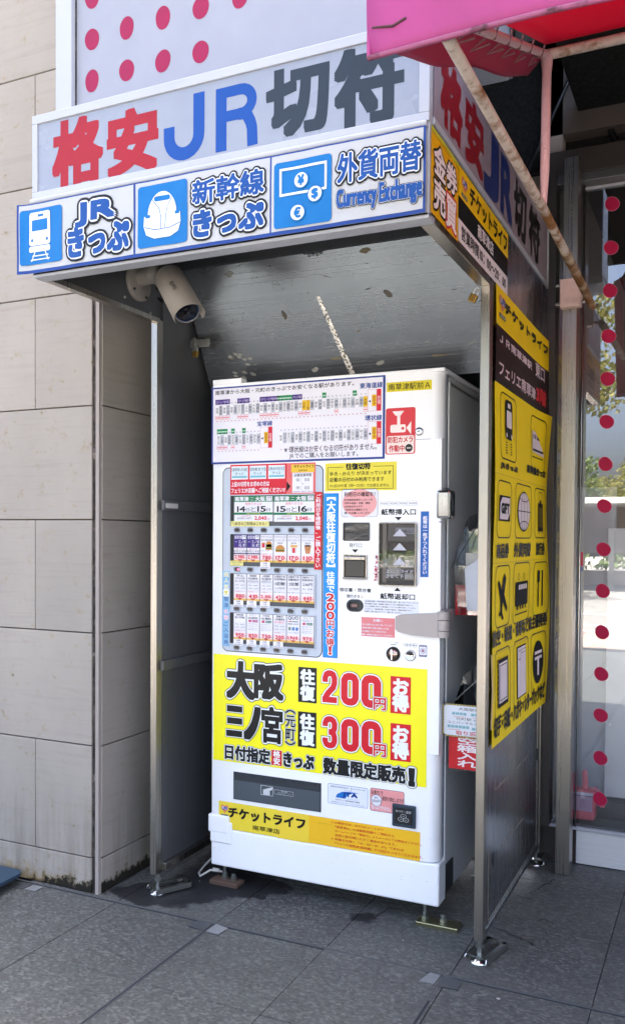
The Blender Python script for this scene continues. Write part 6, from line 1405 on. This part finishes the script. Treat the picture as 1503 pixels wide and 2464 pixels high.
for k in range(6):
    t_ = .25+.125*k+random.uniform(-.015, .015)
    if t_ > .97: break
    y = AF+(ST[0]-AF)*t_; z = ZF+(ST[2]-ZF)*t_; s_ = t_; sk_ = skirt(s_, .45)
    b.tube([(AX+.016, y-.01, z+.008), (AX+.005, y, z-.017), (AX-.016, y+.006, z-.006), Vector(sk_)+Vector((.0, .012, -.004)), (AX-.01, y+.018, z-.014)], .0026, flat('8a6468', .8), 6)
b.build('lacing', aw, kind='stuff')
b = MB(); b.tube([(1.52, ST[0], ST[2]+.02), (1.525, ST[0], ST[2]-.021), (1.535, ST[0]+.02, ST[2]-.01)], .008, 'pipe_rust', 8); b.tube([(1.49, ST[0]-.02, ST[2]+.02), (1.50, ST[0]-.022, ST[2]-.03)], .003, 'pipe_rust', 6); b.build('clamp', aw)
b = MB(); b.box(1.139, 1.217, .590, .628, 2.150, 2.255, 'boxpaint', bev=.003); br_ = b.build('wall_bracket', aw)
for x, z in ((1.139, 2.235), (1.139, 2.165), (1.217, 2.235), (1.217, 2.165)):
    s_ = -1 if x < 1.2 else 1
    b = MB(); b.tube([(x, .607, z), (x+s_*.018, .607, z)], .005, 'galv', 8); b.lathe([(0, 0), (.009, 0), (.009, .006), (0, .006)], (x+s_*.008, .607, z), (s_, 0, 0), 'galv', 6, False); b.build('bolt', br_)

# ================================================================== shopfront
GY = .765
pt_ = MB(); pt_.box(1.143, 1.196, .628, .70, 0.002, 2.72, 'steel', bev=.0015); pt_.build('shopfront_post', None, 'tall square stainless post between the shelter and the shop window', 'post', at=(1.17, .66, 0))
sw = thing('shop_window', 'reflective shop window with a column of crimson dots above a steel kick plate', 'window', (2, GY, 0))
b = MB(); b.box(1.199, 6, GY, GY+.05, .004, .139, 'kick', bev=.002); b.build('kick_plate', sw)
b = MB(); b.box(1.045, 1.197, GY+.006, GY+.05, .004, .137, 'darkbrown'); b.build('dark_kick_plate', sw)
b = MB(); b.box(1.03, 6, GY-.012, GY+.06, .139, .150, 'alu', bev=.002); b.box(1.03, 6, GY+.008, GY+.06, .150, .158, 'steel_in', bev=.002); b.build('sill', sw)
b = MB(); b.box(1.194, 1.2005, GY-.010, GY+.012, .150, 2.70, 'chrome', bev=.001); b.build('mullion', sw)
b = MB(); b.box(1.03, 6, GY-.02, GY+.03, 2.705, 2.80, 'darkbrown', bev=.002); b.box(1.03, 6, GY-.03, GY+.03, 2.665, 2.700, 'steel_in', bev=.003); b.box(1.203, 6, GY-.006, GY+.02, 2.640, 2.650, 'alu'); b.build('head_frame', sw)
b = MB(); b.box(1.055, 1.10, GY-.045, GY+.02, .15, 2.72, 'darkbrown'); b.build('dark_jamb', sw)
for x0, x1, nm in ((1.105, 1.192, 'side_pane'), (1.202, 3.6, 'pane'), (3.6, 6, 'pane')):
    b = MB(); b.face([(x0, GY, .15), (x1, GY, .15), (x1, GY, 2.70), (x0, GY, 2.70)], 'glass'); b.build(nm, sw)
dots = [(1.3017, 2.5731), (1.3001, 2.4066), (1.2986, 2.2426)] + [(1.2956, 2.0689), (1.2945, 1.905), (1.2929, 1.7401), (1.2908, 1.5769), (1.2892, 1.4143), (1.2881, 1.2466)] + [(1.2874, 1.0846), (1.2872, 0.9239), (1.2865, 0.7607), (1.2868, 0.5993), (1.2876, 0.4319), (1.2884, 0.2709)]
dm = flat('a80c40', .6); dh = flat('d890a8', .35)
for cx, cz in dots:
    sh = Sheet(front(GY-.001)); ph = random.uniform(-.2, .2); pts = []; po = []
    for k in range(28):
        a = 2*math.pi*k/28; r_ = .0262*(1+.07*math.cos(2*(a+.75+ph)) + .02*math.cos(3*a+ph*5)); pts.append((cx+r_*math.cos(a), cz+r_*1.02*math.sin(a))); po.append((cx+(r_+.0010)*math.cos(a), cz+(r_*1.02+.0010)*math.sin(a)))
    sh.poly(po, dh, 0); sh.poly(pts, dm, 1); sh.build('dot', sw)
# behind the glass
b = MB(); b.box(1.03, 6, GY+.06, 4.2, -.05, .150, flat('6d746e', .6)); fl_ = b.build('shop_floor', kind='structure')
b = MB(); b.box(1.03, 6.0, 4.2, 4.3, 0, 3.4, flat('8a8078', .7)); b.box(1.03, 1.10, GY+.06, 4.2, 0, 3.4, flat('9a9490', .7)); b.box(1.03, 6, GY+.06, 4.2, 2.9, 3.4, flat('5c5450', .7)); b.build('shop_wall', kind='structure')
wb = MB(); wb.box(1.284, 3.2, .93, .95, .235, 1.33, flat('eceff4', .4), bev=.002); wb.build('white_display_panel', None, 'plain white panel standing behind the dotted shop glass', 'panel', at=(1.3, .94, .235))
wr = MB(); wr.box(1.12, 1.31, .975, 1.0, .20, 1.5, flat('b9c0cc', .5)); wr.build('grey_display_panel', None, 'grey panel behind the pink weight inside the window', 'panel', at=(1.2, .99, .2))
dkb = MB(); dkb.box(1.11, 4, .90, .96, .151, .225, flat('4a4442', .5)); dkb.build('dark_plinth', None, 'dark plinth under the white panel inside the window', 'plinth', at=(1.2, .93, .151))
pk = thing('banner_weight', 'pink plastic banner-stand weight with handle and white label behind the glass', 'weight', (1.22, .84, .19))
b = MB(); b.box(1.145, 1.265, .80, .875, .165, .285, 'pink', bev=.012); b.build('tank', pk)
b = MB(); b.tube([(1.224, .83, .27), (1.222, .83, .32), (1.220, .83, .353)], [.013, .0115, .0105], 'pink', 16); b.lathe([(.0105, 0), (.009, .006), (.005, .009), (0, .010)], (1.220, .83, .353), (0, 0, 1), 'pink', 16); b.tube([(1.17, .83, .27), (1.17, .83, .345)], [.012, .010], 'pink', 14); b.build('handle', pk)
b = MB(); b.tube([(1.24, .83, .275), (1.262, .83, .290), (1.285, .83, .262), (1.29, .83, .22)], .011, 'pink', 14); b.build('grip', pk)
sh = Sheet(front(.797)); sh.R((1.150, .205, 1.256, .268), flat('c9a8c4', .4), 0); sh.R((1.150, .268, 1.262, .279), flat('dcd0e4', .4), 1); sh.R((1.150, .264, 1.262, .267), flat('28242a', .4), 2)
for k in range(4): sh.T('ご使用上の注意をお守りください', (1.205, .246-.009*k, 1.250, .250-.009*k), flat('5c4460', .5), 2, res=1)
sh.build('label', pk)
rs = Sheet(front(GY-.0015)); rs.R((1.203, 1.18, 1.211, 1.235), flat('cc4050', .4), 0); rs.R((1.203, 1.16, 1.211, 1.177), flat('6a7a9c', .4), 0); rs.build('small_sticker', sw)

# blue board lying at the foot of the pillar
b = MB(); bb_ = [(-1.25, -.277), (-1.25, -1.1), (-.40, -1.1), (-.62, -.405), (-.626, -.305), (-.640, -.284), (-.66, -.277)]
b.prism(bb_, lambda u, v, dd: (u, v, .030+dd), .012, flat('2e4254', .5)); o = b.build('blue_board', None, 'slate blue board lying by the pillar at the left edge', 'board', at=(-.75, -.33, .03))
b = MB(); b.lathe([(0, .03), (.012, .03), (.016, .0), (0, 0)], (bb_[1][0]-.03, bb_[1][1]+.012, 0.0), (0, 0, 1), flat('b8b4a8', .6), 12); b.build('foot', o)
# small litter
for x, y, s_, lb_ in ((.80, -.12, .006, 'white scrap on the paving just before the machine front foot plate'), (1.16, -.33, .011, 'largest white scrap, on the paving right of the taped joint'), (.45, -.05, .004, 'tiny white crumb before the middle of the machine'), (.50, -.03, .003, 'smallest crumb beside the machine skirt shadow'), (-.05, .0, .004, 'white crumb on the black stain by the left foot'), (1.20, .0, .003, 'white crumb on the paving right of the shelter panel')):
    b = MB(); b.prism([(x+s_*random.uniform(.4, .7)*math.cos(a), y+s_*random.uniform(.3, .6)*math.sin(a)) for a in (0, 1.1, 2.2, 3.5, 4.9)], lambda u, v, dd: (u, v, .001+dd), .001, flat('9c9c98', .6))
    b.build('paper_scrap', None, lb_, 'scrap', 'tiny white scraps on the paving', at=(x, y, 0))
b = MB(); b.box(.80, .86, .40, .52, .001, .006, flat('b8b2a0', .7), Matrix.Translation((.05, .02, 0)) @ Matrix.Rotation(.2, 4, 'Z')); b.box(.86, .93, .46, .62, .006, .010, flat('c4bfae', .7)); b.build('flattened_carton', None, 'pale flattened carton pushed under the back of the machine', 'carton', at=(.88, .5, 0))
# wet cracks and streaks in the paving by the right-hand foot
b = MB()
def crack(pts, w_):
    for (a, c), (e_, f_) in zip(pts, pts[1:]):
        l = math.hypot(e_-a, f_-c) or 1; nx, ny = -(f_-c)/l*w_*random.uniform(.4, 1.2), (e_-a)/l*w_*random.uniform(.4, 1.2)
        b.face([(a-nx, c-ny, .0017), (a+nx, c+ny, .0017), (e_+nx*.8, f_+ny*.8, .0017), (e_-nx*.8, f_-ny*.8, .0017)], flat('2b2a2c', .5))
for pp_ in [(1.0512, 0.0877), (1.0783, 0.0759), (1.1265, 0.0586), (1.1473, 0.0404), (1.178, 0.0362), (1.1852, 0.017)], [(1.1533, 0.5734), (1.1356, 0.523), (1.1182, 0.4941), (1.1134, 0.4413), (1.0835, 0.4036)], [(1.051, 0.3631), (1.0835, 0.3685), (1.1126, 0.3534)], [(0.6594, 0.0074), (0.6746, 0.0854), (0.7196, 0.0882)], [(1.1622, 0.1972), (1.1783, 0.2216), (1.2173, 0.1975)], [(0.454, 0.0803), (0.4972, 0.0927), (0.5365, 0.0768)]:
    fin = []
    for (a, c), (e_, f_) in zip(pp_, pp_[1:]):
        for k in range(4): fin.append((a+(e_-a)*k/4+random.uniform(-.004, .004), c+(f_-c)*k/4+random.uniform(-.004, .004)))
    crack(fin+[pp_[-1]], .0035)
b.build('wet_streak', pavement, kind='stuff')

# ================================================================== across the street, seen in the glass
def leaves(cx, cy, cz, rx, ry, rz, n, s_, m, b, shell=.35):
    for _ in range(n):
        v = Vector((random.gauss(0, 1), random.gauss(0, 1), random.gauss(0, 1))).normalized()*random.uniform(shell, 1)
        c = Vector((cx+v.x*rx, cy+v.y*ry, cz+v.z*rz)); a = Vector((random.gauss(0, 1), random.gauss(0, 1), random.gauss(0, 1))).normalized(); e_ = a.orthogonal().normalized(); f_ = a.cross(e_)
        k = s_*random.uniform(.6, 1.3); b.face([c+e_*k, c+f_*k*.6, c-e_*k, c-f_*k*.6], m)
def tree(x, y, h, cr, label, m='leaf', n=2600, low=.42):
    t = thing('street_tree', label, 'tree', (x, y, 0), 'trees across the street')
    b = MB(); b.tube([(x, y, -.1), (x+.05, y, h*.3), (x-.05, y+.1, h*.55), (x+.1, y, h*.8)], [.16, .13, .09, .03], 'bark', 8)
    tips = []
    for k in range(9):
        a = k*2.4; z = h*(low+.05*k); e_ = (x+cr*.8*math.cos(a), y+cr*.8*math.sin(a), z+h*.14); b.tube([(x, y, z), (x+cr*.4*math.cos(a), y+cr*.4*math.sin(a), z+h*.05), e_], [.06, .04, .015], 'bark', 6); tips.append(e_)
    b.build('trunk', t); b = MB()
    for e_ in tips: leaves(e_[0], e_[1], e_[2], cr*.42, cr*.42, h*.11, n//4, .075, m, b)
    leaves(x, y, h*.82, cr*.5, cr*.5, h*.15, n//3, .075, m, b); b.build('crown', t)
for a in ((-2.9, -15.0, 7.4, 2.4, 'large yellow-green tree across the street with spreading boughs', 'leaf', 3600, .50), (-.6, -34, 5.6, 2.8, 'rounded golden tree before the office block', 'leaf', 2600, .30), (-6.0, -33, 5.2, 2.8, 'golden green tree right of the office block', 'leaf2', 2600, .30), (3.5, -30, 7, 3, 'green street tree far beside the road', 'leaf2', 2000, .4), (7, -16, 7, 2.6, 'green street tree nearer the crossing', 'leaf2', 2400, .45), (-12, -22, 8, 3, 'dense green tree at the end of the street', 'leaf2', 2200, .35), (14, -24, 8, 3.4, 'tall green tree past the crossing', 'leaf2', 2200, .35)): tree(*a)
ob = thing('office_building', 'white flat-roofed office block with ribbon windows behind the trees', 'building', (-4, -70, 0))
b = MB(); b.box(-4.2, 9, -86, -70, 0, 10.0, flat('c8c6c0', .7)); b.build('wall', ob)
for i in range(7):
    for j in range(3):
        b = MB(); b.box(-3.8+i*1.8, -2.4+i*1.8, -70, -69.93, 2.0+j*2.6, 3.4+j*2.6, flat('4c545c', .2)); b.build('window', ob)
b = MB(); b.tube([(-2, -75, 10), (-2, -75, 13)], .06, 'galv', 6); b.box(-2.6, -1.4, -75.05, -74.95, 12.4, 12.5, 'galv'); b.build('mast', ob)
bs = thing('bus_shelter', 'long flat white roof shelter on posts across the road', 'shelter', (0, -18, 0))
b = MB(); b.box(-9, 9, -22, -19, 2.26, 2.42, flat('d9d9d6', .5)); b.build('roof', bs)
b = MB(); b.box(-9, 9, -22, -21.95, .9, 2.26, flat('8c8280', .5)); b.build('rear_panel', bs)
for x in (-8, -4.4, -1.2, 2, 5.2, 8.4): 
    b = MB(); b.box(x, x+.12, -20.6, -20.48, -.1, 2.26, flat('8a8a88', .5)); b.build('post', bs)
b = MB(); b.box(-40, 40, -24, -22.6, -.1, .35, flat('9c9690', .8)); b.build('planter_wall', None, 'low stone planter wall holding the roadside hedge', 'planter', at=(0, -23, 0))
b = MB()
for k in range(22): leaves(-14+k*1.4, -23.3, .62, .9, .45, .38, 170, .10, 'leaf2', b, .2)
b.build('hedge', None, 'low clipped green hedge along the far side of the road', 'hedge', kind='stuff', at=(0, -23, .3))
bpy.data.objects.remove(_to); bpy.data.curves.remove(_tc)
